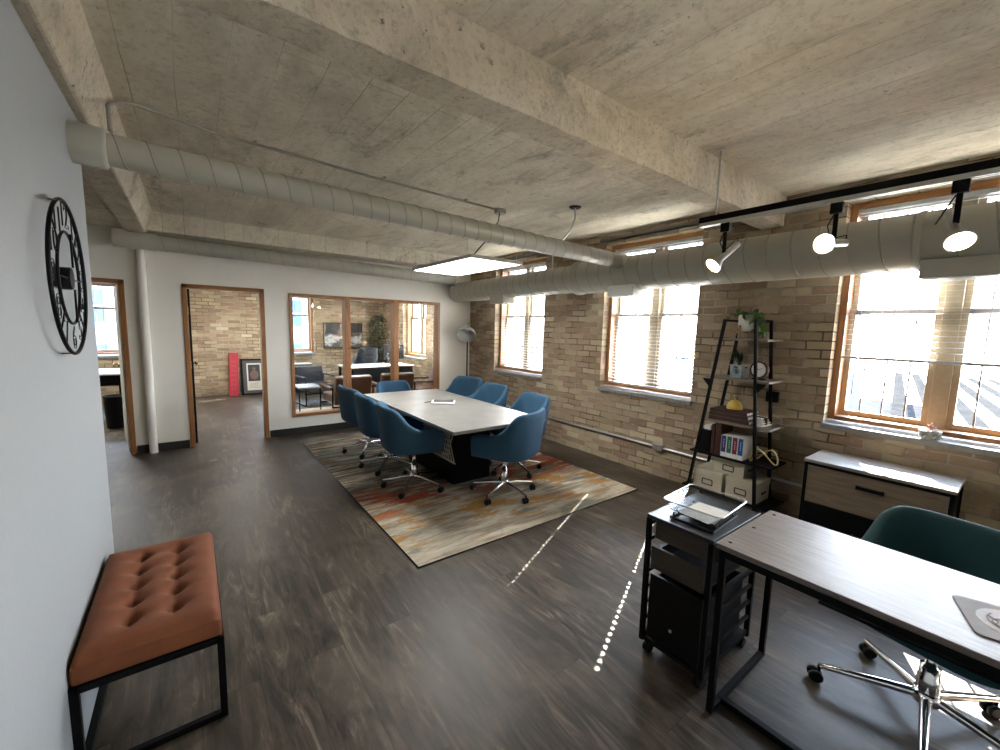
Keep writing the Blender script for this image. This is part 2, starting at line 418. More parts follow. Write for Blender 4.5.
rough_box('trim_1', (-.44, 1.47, 2.53), (XR, 1.635, H+.01), M['beam'], .0035, .06).name = 'beam_cross'
struct(MB().prism([(-.52, 2.55), (-.342, 2.55), (-.268, H+.01), (-.52, H+.01)], Y0, 6.40, Matrix(((1,0,0,0),(0,0,1,0),(0,1,0,0),(0,0,0,1)))).build('beam_girder', M['beam'], bevel=.012))
struct(MB().box((XH, 3.02, 2.62), (-.52, YB, H)).build('beam_hall', M['conc']))
rough_box('beam_back', (-.33, 6.03, 2.575), (XR, YB, H+.01), M['conc'], .002, .12)
# lintels above the windows
for i, (a, b) in enumerate(WIN[:3]):
    struct(MB().box((XR-.018, a-.10, ZW1+.035), (XR+.1, b+.10, ZW1+.06)).box((XR-.018, a-.10, ZW1+.035), (XR-.010, b+.10, ZW1+.085)).build('trim_%d' % (i+1), M['bar'], bevel=.003))
# baseboards of the white back wall
mb = MB()
for a, b in ((XH, D1[0]-.03), (D1[1]+.03, D2[0]-.03), (D2[1]+.03, XR)): mb.box((a, YB-.012, 0), (b, YB, .10))
struct(mb.build('baseboard_back', M['base']))
# door trims: each doorway is a frame with casing and jamb
def doorway(n, x0, x1):
    r = semp('door_%d' % n)
    mb = MB()
    for a, b in ((x0-.02, x0+.03), (x1-.03, x1+.02)): mb.box((a, YB-.015, 0), (b, YB+.135, 2.05))
    mb.build('door_jamb', M['oak'], r, bevel=.004)
    MB().box((x0-.02, YB-.015, 2.0), (x1+.02, YB+.135, 2.05)).build('door_head', M['oakx'], r, bevel=.004)
    return r
d1 = doorway(1, *D1); d2 = doorway(2, *D2)
h = MB()
for z in (.35, 1.05, 1.72): h.cbox((D2[0]+.033, YB+.09, z), (.004, .035, .1))
h.build('hinge', M['brass'], d2)
# open leaf of the first doorway
def leaf(px, py, ang, par, mat):
    T = Matrix.Translation((px, py, 0)) @ Matrix.Rotation(ang, 4, 'Z')
    o = MB().box((0, -.02, .01), (.82, .02, 2.0), T).build('door_leaf', mat, par, bevel=.003)
    k = MB()
    for s in (-1, 1):
        k.tube([T @ Vector((.76, s*.02, 1.0)), T @ Vector((.76, s*.045, 1.0)), T @ Vector((.76, s*.06, 1.0)), T @ Vector((.76, s*.085, 1.0))], [.03, .012, .03, .02], 12)
    k.build('door_knob', M['brass'], o)
leaf(D1[1]-.04, YB+.15, math.radians(98), d1, M['white'])
leaf(D2[0]+.035, YB+.15, math.radians(91), d2, M['black'])
# interior window with three panes
w = semp('window_7'); a, b, z0, z1 = WI
mb = MB()
for x in (a, b-.045): mb.box((x, YB-.02, z0), (x+.045, YB+.14, z1))
for x in (1.875, 2.645): mb.box((x, YB-.02, z0), (x+.085, YB+.14, z1))
mb.build('window_jamb', M['oak'], w, bevel=.004)
mb = MB()
for z in (z0, z1-.045): mb.box((a, YB-.018, z), (b, YB+.138, z+.045))
mb.build('window_rail', M['oakx'], w, bevel=.004)
for p, q in ((a+.045, 1.875), (1.96, 2.645), (2.73, b-.045)): MB().box((p, YB+.055, z0+.045), (q, YB+.061, z1-.045)).build('window_pane', M['pglass'], w)

# outer windows of the brick wall
def outer_window(n, y0, y1, z1=ZW1, T=None, mini=False):
    """built along +Y with the room on -X at x=0; T places it"""
    r = semp('window_%d' % n); W = y1-y0; g = lambda mb, nm, mt, bv=.003: place(mb.build(nm, mt, r, bevel=bv), T)
    zb = ZW0+.045; zt = z1; x0, x1 = .10, .27; t = .045; sx = .20
    mb = MB()
    for y in (0, W-t): mb.box((x0, y, zb), (x1, y+t, zt))
    g(mb, 'window_frame', M['oak'])
    g(MB().box((x0, t, zt-t), (x1, W-t, zt)), 'window_head', M['oaky'])
    g(MB().box((x0-.02, t, zb), (x1, W-t, zb+.035)), 'window_stool', M['oaky'])
    g(MB().box((sx-.02, W/2-.045, zb+.035), (x1, W/2+.045, zt-t)), 'mullion', M['sash'])
    zm = 1.80; mb = MB(); bars = MB(); pn = MB(); mr = MB()
    for (p, q) in ((t, W/2-.045), (W/2+.045, W-t)):
        for (lo, hi, dx) in ((zb+.035, zm+.02, 0), (zm-.02, zt-t, .028)):
            X = sx+dx
            for y in (p, q-.038): mb.box((X, y, lo), (X+.028, y+.038, hi))
            for z in (lo, hi-.042): (mr if abs(z+.02-zm) < .045 else mb).box((X-.004, p+.038, z), (X+.028, q-.038, z+.042))
            for k in (1, 2, 3):
                y = p+(q-p)*k/4; bars.box((X+.006, y-.005, lo+.04), (X+.02, y+.005, hi-.04))
            pn.box((X+.011, p+.03, lo+.03), (X+.015, q-.03, hi-.03))
    g(mr, 'meeting_rail', M['bar']); g(mb, 'window_sash', M['sash']); g(bars, 'glazing_bar', M['bar'], 0); g(pn, 'window_pane', M['glass'], 0)
    g(MB().box((-.03, -.012, ZW0-.025), (.30, W+.012, ZW0+.02)), 'window_sill', M['stone'], .008)
    # masonry-side sill continues outside
    return r
def place(o, T):
    o.data.transform(T); return o
for i, (a, b) in enumerate(WIN):
    outer_window(i+1, a, b, T=Matrix.Translation((XR, a, 0)))
for i, (a, b) in enumerate(FW):   # far wall: room side is -Y
    outer_window(8+i, a, b, 2.3, T=Matrix.Translation((b, YF, 0)) @ Matrix.Rotation(PI/2, 4, 'Z'))

# venetian blinds
def blind(label, y0, y1, zb, cords, group=None):
    r = thing('venetian_blind', label, 'blind', (XR+.13, (y0+y1)/2, 0))
    hw = (y1-y0)/2-.048; zt = ZW1-.05
    MB().box((-.028, -hw, zt-.03), (.028, hw, zt)).build('headrail', M['slat'], r, bevel=.003)
    pitch = .040; sl = MB(); a = math.radians(4)
    z = zt-.05; n = 0; cut = .007
    ys = [-hw]
    for c in cords: ys += [c-cut, c+cut]
    ys.append(hw)
    def strip(p, q, x0, x1, zc):
        sl.add([(x0, p, zc+x0*math.sin(a)), (x1, p, zc+x1*math.sin(a)), (x1, q, zc+x1*math.sin(a)), (x0, q, zc+x0*math.sin(a)),
                (x0, p, zc+x0*math.sin(a)+.0022), (x1, p, zc+x1*math.sin(a)+.0022), (x1, q, zc+x1*math.sin(a)+.0022), (x0, q, zc+x0*math.sin(a)+.0022)],
               [(0,3,2,1),(4,5,6,7),(0,1,5,4),(1,2,6,5),(2,3,7,6),(3,0,4,7)])
    while z > zb+.02:
        for k in range(0, len(ys), 2): strip(ys[k], ys[k+1], -.025, .025, z)
        for c in cords:
            strip(c-cut, c+cut, -.025, -.0055, z); strip(c-cut, c+cut, .0055, .025, z)
        z -= pitch; n += 1
    # raised part stacks on the bottom rail
    sl.build('slats', M['slat'], r, fix=False)
    MB().box((-.027, -hw, zb-.022), (.027, hw, zb)).build('bottom_rail', M['slat'], r, bevel=.004)
    for c in cords:
        for x in (-.027, .027): MB().cyl((x, c, zb), (x, c, zt-.05), .0012, 5).build('ladder_cord', M['slat'], r)
    MB().cyl((-.034, hw-.09, zt-.06), (-.034, hw-.09, 1.15), .0035, 6).build('tilt_wand', M['slat'], r)
    return r
blind('white slatted blind, fully lowered, in the window nearest the white back wall', *WIN[0], .98, (-.46, .16))
blind('white slatted blind, fully lowered, in the window behind the conference table beside the ladder shelf', *WIN[1], .98, (-.37, .346))
blind('white slatted blind half raised over the window above the wooden file cabinet', *WIN[2], 1.45, (-.36, .36))

# ------------------------------------------------------------------ ducts and conduits
def helix(mb, p0, p1, r0, r1, pitch, rr=.0058, n=20):
    p0 = Vector(p0); p1 = Vector(p1); d = p1-p0; L = d.length; t = d.normalized()
    u = t.orthogonal().normalized(); w = t.cross(u); k = int(L/pitch*n); pts = []
    for i in range(k+1):
        f = i/k; a = 2*PI*f*L/pitch; R = r0+(r1-r0)*f
        pts.append(p0+d*f+(u*math.cos(a)+w*math.sin(a))*R)
    mb.tube(pts, rr, 5)
XD, ZD = 3.78, 2.222
r = thing('air_duct', 'large round sage duct running past all the windows', 'duct', (0,0,0))
mb = MB(); mb.tube([(XD, Y0+.02, ZD), (XD, 3.44, ZD)], .182, 40)
mb.tube([(XD, 3.42, ZD), (XD, 3.445, ZD), (XD, 3.48, ZD), (XD, 3.495, ZD)], [.185, .196, .196, .165], 40)
mb.tube([(XD, 3.45, ZD), (XD, 6.25, ZD-.02), (XD, 6.34, ZD-.02), (XD, 6.385, ZD-.02), (XD, 6.395, ZD-.02)], [.165, .16, .155, .12, .05], 40)
for y in (.56, -1.2): mb.tube([(XD, y-.02, ZD), (XD, y-.012, ZD), (XD, y+.012, ZD), (XD, y+.02, ZD)], [.182, .19, .19, .182], 40)
mb.build('duct_body', M['duct'], r)
mb = MB(); helix(mb, (XD, Y0+.05, ZD), (XD, 3.40, ZD), .182, .182, .165); helix(mb, (XD, 3.5, ZD), (XD, 6.2, ZD-.02), .165, .16, .16)
mb.build('spiral_seam', M['seam'], r)
for y0, y1 in ((4.80, 5.13), (2.60, 2.92), (.19, .53)):
    b = MB().box((3.635, y0, 1.972), (3.86, y1, 2.085)).build('air_register', M['duct'], r, bevel=.004)
    g = MB()
    for k in range(6): g.box((3.65+k*.033, y0+.02, 1.967), (3.66+k*.033, y1-.02, 1.973))
    g.build('register_grille', M['steel'], b)
for y in (4.0, -.7): MB().cyl((XD+.05, y, ZD+.15), (XD+.05, y, H), .008, 8).cbox((XD+.05, y, H-.005), (.06, .06, .01)).build('hanger_rod', M['steel'], r)
def branch(label, p0, p1, r0, collar_len, collar_r, pitch):
    q = thing('branch_duct', label, 'duct', (0,0,0)); mb = MB()
    mb.tube([p0, p1], r0, 32); p0v = Vector(p0); d = (Vector(p1)-p0v).normalized(); c = p0v+d*collar_len
    mb.build('duct_body', M['duct'], q)
    mb = MB(); helix(mb, c, p1, r0, r0, pitch, .004); mb.build('spiral_seam', M['seam'], q)
    MB().tube([p0v, c-d*.012, c, c+d*.005], [collar_r, collar_r, collar_r*.98, r0], 32).build('end_collar', M['duct'], q)
    e = Vector(p1)
    MB().tube([e-d*.05, e-d*.02, e-d*.01], [r0, r0*1.12, r0*1.12], 32).build('saddle_collar', M['duct'], q)
branch('round sage branch duct leaving the near white wall above the clock', (-.47, 2.72, 2.385), (3.70, 2.77, 2.325), .072, .20, .088, .118)
branch('slim sage branch duct running high along the white back wall', (-.62, 6.16, 2.475), (3.62, 6.16, 2.395), .085, .36, .095, .15)
# white painted pipe on the back wall
o = MB().cyl((-.42, YB-.044, .001), (-.42, YB-.044, 2.57), .042, 28).build('riser_pipe', M['white']); tag(o, 'white painted vertical pipe between the two doorways', 'pipe')
# conduit on the ceiling
cz = H-.012
r = thing('overhead_conduit', 'thin metal conduit strapped along the ceiling, bending down to the near duct', 'conduit')
pts = [(-.25, 2.70, 2.46), (-.26, 2.78, 2.60)]+[(-.27+.10*(1-math.cos(t))+0, 2.84+.30*math.sin(t)*1.0, 2.62+(cz-2.62)*math.sin(t)) for t in (.3, .7, 1.1, 1.5)]+[(.2, 3.26, cz), (1.2, 3.36, cz), (2.46, 3.42, cz)]
MB().tube(pts, .0095, 8).build('conduit_tube', M['cond'], r)
for x in (.4, 1.3, 2.1): MB().cbox((x, 3.26+(x-.2)*.07, H-.006), (.018, .06, .014)).build('conduit_strap', M['cond'], r, bevel=.002)
jb = MB().lathe([(.055, H-.045), (.058, H-.04), (.058, H-.001)], 20, Matrix.Translation((2.53, 3.42, 0))).build('junction_box', M['cond'], r)
# led panel
PX, PY, PZ = 2.205, 3.57, 2.205
r = thing('led_panel_light', 'hanging rectangular white LED panel lit above the conference table', 'ceiling light', (PX, PY, PZ))
MB().box((-.27, -.555, -.014), (.27, .555, -.006)).build('diffuser', M['panel'], r)
mb = MB()
for s in (-1, 1):
    mb.box((s*.278-.008, -.571, -.016), (s*.278+.008, .571, .016)); mb.box((-.27, s*.563-.008, -.016), (.27, s*.563+.008, .016))
mb.box((-.27, -.555, .008), (.27, .555, .016))
mb.build('panel_frame', M['slat'], r, bevel=.002)
for x in (-.27, .27):
    for y in (-.5, .5): MB().cyl((x, y, .016), (x*1.02, y, H-PZ), .0012, 5).build('suspension_wire', M['steel'], r)
mb = MB().tube([(.30, -.18, .555), (.29, -.17, .45), (.23, -.1, .30), (.12, -.02, .14), (.02, .0, .02)], .005, 7)
mb.cbox((0, 0, .03), (.12, .08, .03))
mb.build('driver_cord', M['blackp'], r)
r = thing('flex_conduit', 'curved metal flex dropping from a round ceiling canopy to the near branch duct', 'conduit', (3.02, 2.87, H))
MB().lathe([(.05, -.012), (.06, -.001)], 18).build('ceiling_canopy', M['blackp'], r)
MB().tube([(0, 0, 0), (0, -.005, -.10), (-.06, -.015, -.22), (-.17, -.03, -.33), (-.25, -.05, -.41)], .008, 8).build('flex_tube', M['steel'], r)
# conduit along the brick wall
r = thing('wall_conduit', 'painted metal conduit running low along the brick wall', 'conduit')
mb = MB().cyl((XR-.022, .2, .335), (XR-.022, 6.35, .335), .014, 10)
mb.build('conduit_tube', M['steel'], r)
MB().cbox((XR-.025, 2.48, .34), (.05, .13, .075)).build('outlet_box', M['steel'], r, bevel=.004)
for y in (.7, 1.4, 3.2, 4.2, 5.2): MB().cbox((XR-.018, y, .335), (.035, .02, .034)).build('conduit_strap', M['steel'], r, bevel=.003)
r = thing('wall_outlet', 'small black outlet box on the brick wall behind the ladder shelf', 'outlet', (XR, 1.42, 1.06))
MB().cbox((-.02, 0, 0), (.04, .095, .095)).build('box_body', M['blackp'], r, bevel=.005)
for z in (-.022, .022): MB().cbox((-.042, 0, z), (.004, .032, .028)).build('socket', M['black'], r, bevel=.002)

# track light
TX = 2.80
r = thing('track_rail', 'long black and grey lighting track hung in front of the windows', 'track light', (TX, 0, 0))
MB().box((-.025, -1.6, 2.335), (.025, 1.50, 2.372)).build('track_top', M['black'], r, bevel=.003)
MB().box((-.021, -1.6, 2.312), (-.006, 1.495, 2.335)).box((.006, -1.6, 2.312), (.021, 1.495, 2.335)).box((-.006, -1.6, 2.325), (.006, 1.495, 2.335)).build('track_channel', M['steel'], r)
for y in (1.40, -.6): MB().cyl((0, y, 2.37), (0, y, H), .007, 8).lathe([(.035, H-.006), (.035, H-.001)], 16, Matrix.Translation((0, y, 0))).build('hanger_rod', M['steel'], r)
def spot(label, y, yaw, tilt, lit):
    q = thing('track_spotlight', label, 'spotlight', (TX, y, 2.312), 0, None); q['group'] = 'lit spotlights on the track'
    MB().box((-.016, -.028, -.055), (.016, .028, 0)).build('adapter', M['black'], q, bevel=.003)
    MB().box((-.005, -.011, -.215), (.005, .011, -.05)).build('stem_bracket', M['black'], q, bevel=.002)
    # body axis: direction the lamp shines
    d = Vector((math.cos(yaw)*math.cos(tilt), math.sin(yaw)*math.cos(tilt), -math.sin(tilt)))
    R = d.to_track_quat('Z', 'Y').to_matrix().to_4x4(); T = Matrix.Translation((0, 0, -.21)) @ R
    b = MB().lathe([(.017, -.13), (.020, -.125), (.021, .03), (.028, .04), (.052, .085), (.054, .095), (.050, .095), (.030, .044)], 24, T).build('lamp_head', M['steel'], q)
    MB().lathe([(.034, .064), (.044, .080), (.044, .088), (.02, .092)], 24, T).build('bulb_face', M['warm'], b)
    MB().lathe([(.0495, .0925), (.045, .072), (.032, .052), (.030, .0525), (.0435, .073), (.048, .093)], 24, T, True, False).build('reflector', M['brass'], b)
    e = T @ Vector((0, .01, -.13)); MB().tube([(0, .012, -.06), (.02, .04, -.11), (e.x*.6, e.y*.6+.05, -.17), e+Vector((0, 0, .03)), e], .0035, 7).build('lamp_cord', M['blackp'], q)
    return q
spot('leftmost of the three lit track spotlights, aimed down and away', 1.33, math.radians(150), math.radians(42), 1)
spot('middle of the three lit track spotlights, its round bulb facing the room', .755, math.radians(170), math.radians(8), 1)
spot('lit track spotlight nearest the right edge, tilted down over the desk', .31, math.radians(205), math.radians(48), 1)

# ------------------------------------------------------------------ rug
RX0, RX1, RY0, RY1 = 1.14, 3.57, 2.36, 5.85
o = MB().box((0, 0, 0), (RX1-RX0, RY1-RY0, .009)).build('area_rug', M['rug'], bevel=.003); o.location = (RX0, RY0, .001)
tag(o, 'abstract streaked rug in cream, rust, ochre and grey under the conference table', 'rug')
e = MB(); W_, L_ = RX1-RX0, RY1-RY0
e.tube([(0,0,.005), (W_,0,.005), (W_,L_,.005), (0,L_,.005)], .006, 6, closed=True); e.build('rug_binding', M['base'], o)
# ------------------------------------------------------------------ conference table
r = thing('conference_table', 'grey stone-topped conference table on a black block base', 'table', (2.185, 3.93, .0102))
MB().box((-.51, -1.10, .712), (.51, 1.10, .742)).build('tabletop', M['top'], r, bevel=.004)
MB().box((-.125, -.45, 0), (.33, .62, .712)).build('table_base', M['black'], r, bevel=.006)
mb = MB().box((-.42, -1.0, .69), (.42, 1.0, .712)); mb.build('under_frame', M['black'], r, bevel=.004)
# woven wire basket slung under the edge
mb = MB()
for k in range(31):
    y = -.70+k*.046
    mb.bar((-.26, y, .32), (-.26, y+.16, .66), .008, .010); mb.bar((-.26, y+.16, .32), (-.26, y, .66), .008, .010)
mb.bar((-.26, -.71, .32), (-.26, .74, .32), .012, .012); mb.bar((-.26, -.71, .66), (-.26, .74, .66), .012, .012)
for y in (-.68, 0, .7): mb.bar((-.26, y, .66), (-.26, y, .70), .012, .012)
for y in (-.4, .45): mb.bar((-.26, y, .32), (-.125, y, .32), .012, .012)
mb.build('mesh_panel', M['cond'], r)
r = thing('tablet_dock', 'small grey tablet in a silver tray on the conference table', 'tablet', (2.24, 4.02, .752), math.radians(-33))
MB().box((-.13, -.09, 0), (.13, .09, .022)).build('tray', M['ceram'], r, bevel=.008, seg=3)
MB().box((-.105, -.07, .022), (.115, .07, .027)).build('screen', plain('dark_grey_screen', (.09,.085,.095), .25), r, bevel=.002)
MB().tube([(-.12, .02, .01), (-.16, .03, .008), (-.185, .0, .008), (-.20, -.03, .008)], .004, 6).build('cable', M['blackp'], r)

# ------------------------------------------------------------------ upholstered swivel chairs
def smooth01(t): t = max(0, min(1, t)); return t*t*(3-2*t)
def shell_mesh(hback, harm, zb, depth=.29, half=.285, fwd=.20):
    path = []   # (x, y, nx, ny, w) from one arm front around the back to the other
    for k in range(4): path.append((fwd-(fwd+.02)*k/4, -half, 0, -1))
    for k in range(17):
        t = -PI/2-PI*k/16
        c, s_ = math.cos(t), math.sin(t); p = .62
        x = -.02-depth*abs(c)**p if abs(c) > 1e-6 else -.02; y = half*(abs(s_)**p)*(1 if s_ > 0 else -1)
        path.append((x, y, c, s_))
    for k in range(4): path.append((-.02+(fwd+.02)*(k+1)/4, half, 0, 1))
    n = len(path); mb = MB(); secs = []
    for i, (x, y, nx, ny) in enumerate(path):
        nrm = Vector((nx, ny, 0)).normalized()
        back = smooth01((-x-.06)/(depth-.075))
        top = harm+(hback-harm)*back
        if i in (0, n-1): top -= .03
        if i in (1, n-2): top -= .006
        flare = .035*back
        th = .045
        sec = []
        H_ = top-zb
        prof = [(-.075, 0), (-.02, .022), (.0, .09), (.008, .35), (.01+flare*.5, .62), (.01+flare*.9, .9), (.004+flare, .985), (-.5*th+flare, 1.012), (-th+flare, .985), (-th+flare*.85, .9), (-th+flare*.4, .6), (-th, .3), (-th-.01, .12)]
        for off, zf in prof:
            q = Vector((x, y, 0))+nrm*off
            sec.append((q.x, q.y, zb+H_*zf))
        secs.append(sec)
    m = len(secs[0])
    mb.grid(lambda i, j: secs[i][j], n, m)
    for i in (0, n-1):
        c = [sum(p[k] for p in secs[i])/m for k in range(3)]
        c[0] += .018
        mb.add(secs[i]+[c], [(j, j+1, m) for j in range(m-1)], True)
    return mb
def swivel_chair(name, label, mat, hback=.85, harm=.63, zb=.40, sc_=1.0, group=None):
    r = thing(name, label, 'chair', (0,0,0), 0, group)
    shell_mesh(hback, harm, zb).build('upholstered_shell', mat, r, subsurf=1)
    mb = MB()
    pts = []
    def rb(i, j):
        t = 2*PI*i/28; c, s_ = math.cos(t), math.sin(t); p = .42
        zz = [(.86, .0), (1, .25), (1, .7), (.93, .95), (.6, 1.04), (.0, 1.06)][j]
        return (.005+.245*zz[0]*abs(c)**p*(1 if c > 0 else -1), .236*zz[0]*abs(s_)**p*(1 if s_ > 0 else -1), zb+.005+.095*zz[1])
    mb.grid(rb, 28, 6, cu=True); mb.build('seat_cushion', mat, r)
    MB().lathe([(.20, zb-.005), (.23, zb+.02), (.23, zb+.04)], 28).build('seat_pan', mat, r)
    MB().lathe([(.015, .085), (.034, .09), (.034, .2), (.03, .205), (.03, .25), (.019, .252), (.019, zb-.03), (.07, zb-.02), (.085, zb)], 20).build('gas_column', M['chrome'], r)
    mb = MB()
    R_ = .305*sc_
    for k in range(5):
        a = 2*PI*k/5+.3; c, s_ = math.cos(a), math.sin(a)
        mb.tube([(.02*c, .02*s_, .115), (.12*c, .12*s_, .105), (R_*c, R_*s_, .078)], [.021, .018, .012], 10)
    mb.lathe([(.04, .088), (.045, .10), (.045, .13), (.034, .14)], 20)
    mb.build('star_base', M['chrome'], r)
    for k in range(5):
        a = 2*PI*k/5+.3; c, s_ = math.cos(a), math.sin(a); cb = MB()
        b = a+1.1+k*1.7; ax = Vector((math.cos(b), math.sin(b), 0)); cx, cy = R_*c+.012*math.sin(b), R_*s_-.012*math.cos(b)
        for sgn in (-1, 1):
            p0 = Vector((cx, cy, .028))+ax*sgn*.006; p1 = Vector((cx, cy, .028))+ax*sgn*.024
            cb.tube([p0, p0.lerp(p1, .15), p0.lerp(p1, .85), p1], [.022, .027, .027, .022], 14)
        cb.cyl(Vector((cx, cy, .028))-ax*.008, Vector((cx, cy, .028))+ax*.008, .012, 8); cb.cyl((R_*c, R_*s_, .03), (R_*c, R_*s_, .085), .007, 8)
        cb.build('caster', M['blackp'], r)
    return r
zr = .010
G = 'blue chairs around the conference table'
spots = [
 ((1.72, 3.66), -8, 'blue swivel chair on the near left corner of the conference table, side view'),
 ((1.735, 4.36), -4, 'blue swivel chair in the middle of the three along the left side of the table'),
 ((1.75, 5.04), 4, 'blue swivel chair farthest back on the left side of the table, by the glass partition'),
 ((2.36, 3.02), 113, 'blue swivel chair at the near end of the table with its back to the camera'),
 ((2.87, 3.50), 172, 'blue swivel chair on the window side nearest the ladder shelf, inside of back visible'),
 ((2.97, 4.38), 180, 'blue swivel chair in the middle of the three on the window side of the table'),
 ((3.08, 5.12), 196, 'blue swivel chair in the far corner on the window side, beneath the floor lamp'),
 ((2.32, 5.44), 270, 'blue swivel chair alone at the far end of the table, before the glass partition'),
]
c0 = None
for (x, y), a, lb in spots:
    if c0 is None:
        c0 = swivel_chair('swivel_chair', lb, M['blue'], group=G); c0.location = (x, y, zr); c0.rotation_euler = (0, 0, math.radians(a))
    else:
        q = dup(c0, (x, y, zr), math.radians(a), lb)
        if a == 270: q.scale = (.92, .88, .93)
tc = swivel_chair('office_chair', 'teal velvet swivel chair tucked behind the desk on a chrome star base', M['teal'], .80, .62, .39, 1.1)
tc.location = (2.40, .155, 0); tc.rotation_euler = (0, 0, math.radians(168)); tc.scale = (1, 1.08, 1)

# ------------------------------------------------------------------ bench
r = thing('tufted_bench', 'rust velvet tufted bench on a black metal frame against the white wall', 'bench', (-.168, 2.268, 0))
bx, by, z0, th = .212, .405, .352, .115
btn = [(sx*.068, y) for sx in (-1, 1) for y in (-.26, -.13, 0, .13, .26)]
def cush(i, j):
    NX, NY = 36, 56
    u = -1+2*i/(NX-1); v = -1+2*j/(NY-1); x, y = u*bx, v*by
    e = (1-abs(u)**8)**.5 if abs(u) < 1 else 0; e2 = (1-abs(v)**12)**.5 if abs(v) < 1 else 0
    h = th*(.62+.38*min(e, e2))
    for (p, q) in btn:
        d = math.hypot(x-p, y-q); h -= .036*math.exp(-(d/.020)**2)+.022*math.exp(-(d/.05)**2)
    # pleats between neighbouring buttons
    for (p, q) in btn:
        dy = y-q
        if abs(dy) < .066: h -= .009*math.exp(-((x-p)/.008)**2)
        if abs(x-p) < .09: h -= .006*math.exp(-(dy/.009)**2)*max(0, 1-abs(x-p)/.09)
    return (x, y, z0+h)
mb = MB(); mb.grid(cush, 36, 56)
ring = [cush(i, 0) for i in range(36)]+[cush(35, j) for j in range(1, 56)]+[cush(i, 55) for i in range(34, -1, -1)]+[cush(0, j) for j in range(54, 0, -1)]
n = len(ring)
mb.grid(lambda i, j: ((ring[i][0]*(1.012 if j == 1 else 1), ring[i][1]*(1.006 if j == 1 else 1), (ring[i][2], z0+th*.35, z0+.006)[j])), n, 3, cu=True)
cu = mb.build('cushion', M['rust'], r)
mb = MB()
for p, q in btn: mb.sphere((p, q, z0+th-.045), .011, 6, (1, 1, .5))
mb.build('button', M['rust'], cu)
t = .025; X, Y = .207, .40
mb = MB().box((-X, -Y, z0-t+.004), (X, Y, z0+.004))
mb.build('seat_deck', M['black'], r)
mb = MB()
for y in (-Y, Y):
    mb.bar((-X, y, t/2), (X, y, t/2), t, t); mb.bar((-X, y, z0-t/2), (X, y, z0-t/2), t, t)
for x in (-X, X): mb.bar((x, -Y, z0-t/2), (x, Y, z0-t/2), t, t)
mb.bar((-X, -Y, t/2), (-X, Y, t/2), t, t)
mb.build('frame', M['black'], r, bevel=.002)
for x in (-X, X):
    for y in (-Y, Y): MB().box((x-t/2, y-t/2, 0), (x+t/2, y+t/2, z0)).build('leg', M['black'], r, bevel=.002)

# ------------------------------------------------------------------ wall clock
CY, CZ, CR = 2.21, 1.745, .278
r = thing('wall_clock', 'large round black wire wall clock with open numerals on the white wall', 'clock', (XL+.038, CY, CZ))
ringp = lambda R: [(0, R*math.cos(2*PI*k/64), R*math.sin(2*PI*k/64)) for k in range(64)]
MB().tube(ringp(CR), .0065, 8, closed=True).build('outer_ring', M['black'], r)
MB().tube(ringp(CR*.60), .005, 8, closed=True).build('inner_ring', M['black'], r)
RX = Matrix.Rotation(PI/2, 4, 'Y')
MB().lathe([(.038, -.03), (.041, -.026), (.041, .004), (.038, .008)], 28, RX).build('hub', M['black'], r)
for ang, L in ((90, CR*.58), (-92, CR*.58)):
    c, s_ = math.cos(math.radians(ang)), math.sin(math.radians(ang)); MB().bar((.012, .04*c, .04*s_), (.012, L*c, L*s_), .006, .006).build('hand', M['black'], r)
for k in range(2):
    a = PI/2+k*PI; MB().cyl((0, CR*math.cos(a), CR*math.sin(a)), (-.038, CR*math.cos(a), CR*math.sin(a)), .0022, 8).build('stand_off', M['black'], r)
for a in (0, PI): MB().bar((0, .045*math.cos(a), 0), (0, CR*.6*math.cos(a), 0), .004, .004).build('spoke', M['black'], r)
for k in (1, 4, 7, 10):
    a = PI/2-2*PI*(k+.5)/12; MB().bar((0, CR*.6*math.cos(a), CR*.6*math.sin(a)), (0, CR*math.cos(a), CR*math.sin(a)), .004, .004).build('spoke', M['black'], r)
Fm = Matrix(((0, 0, 1, 0), (1, 0, 0, 0), (0, 1, 0, 0), (0, 0, 0, 1)))     # text x -> Y, text y -> Z, facing +X
for k in range(1, 13):
    cu_ = bpy.data.curves.new('numeral', 'FONT'); cu_.body = str(k); cu_.size = CR*.44; cu_.align_x = 'CENTER'; cu_.align_y = 'CENTER'
    cu_.fill_mode = 'NONE'; cu_.bevel_depth = .0012; cu_.bevel_resolution = 1
    to = bpy.data.objects.new('numeral_text', cu_); COL.objects.link(to); bpy.context.view_layer.update()
    me = bpy.data.meshes.new_from_object(to.evaluated_get(bpy.context.evaluated_depsgraph_get()))
    bpy.data.objects.remove(to); bpy.data.curves.remove(cu_)
    a = PI/2-2*PI*k/12; R = CR*.80; me.materials.clear(); me.materials.append(M['black'])
    me.transform(Matrix.Translation((0, -R*math.cos(a)*-1, R*math.sin(a))) @ Fm)
    o = bpy.data.objects.new('numeral', me); COL.objects.link(o); o.parent = r

# ------------------------------------------------------------------ floor lamp
r = thing('floor_lamp', 'grey floor lamp with a bell shade in the corner beside the glass partition', 'floor lamp', (3.93, 6.20, 0))
MB().lathe([(.13, 0), (.13, .02), (.02, .03)], 28).build('base', M['black'], r)
MB().cyl((0, 0, .02), (0, 0, 1.56), .011, 12).build('pole', M['black'], r)
d = Vector((-.40, -.50, -.72)).normalized(); T = Matrix.Translation((-.02, -.03, 1.64)) @ d.to_track_quat('Z', 'Y').to_matrix().to_4x4()
MB().lathe([(.045, -.04), (.05, -.03), (.05, .05), (.062, .06), (.09, .09), (.14, .15), (.165, .22), (.168, .235), (.160, .235), (.13, .15), (.08, .09), (.045, .07)], 32, T).build('lamp_shade', plain('grey_lamp_enamel', (.36,.37,.35), .3), r)
MB().sphere(T @ Vector((0, 0, .12)), .04, 10).build('bulb', M['ceram'], r)
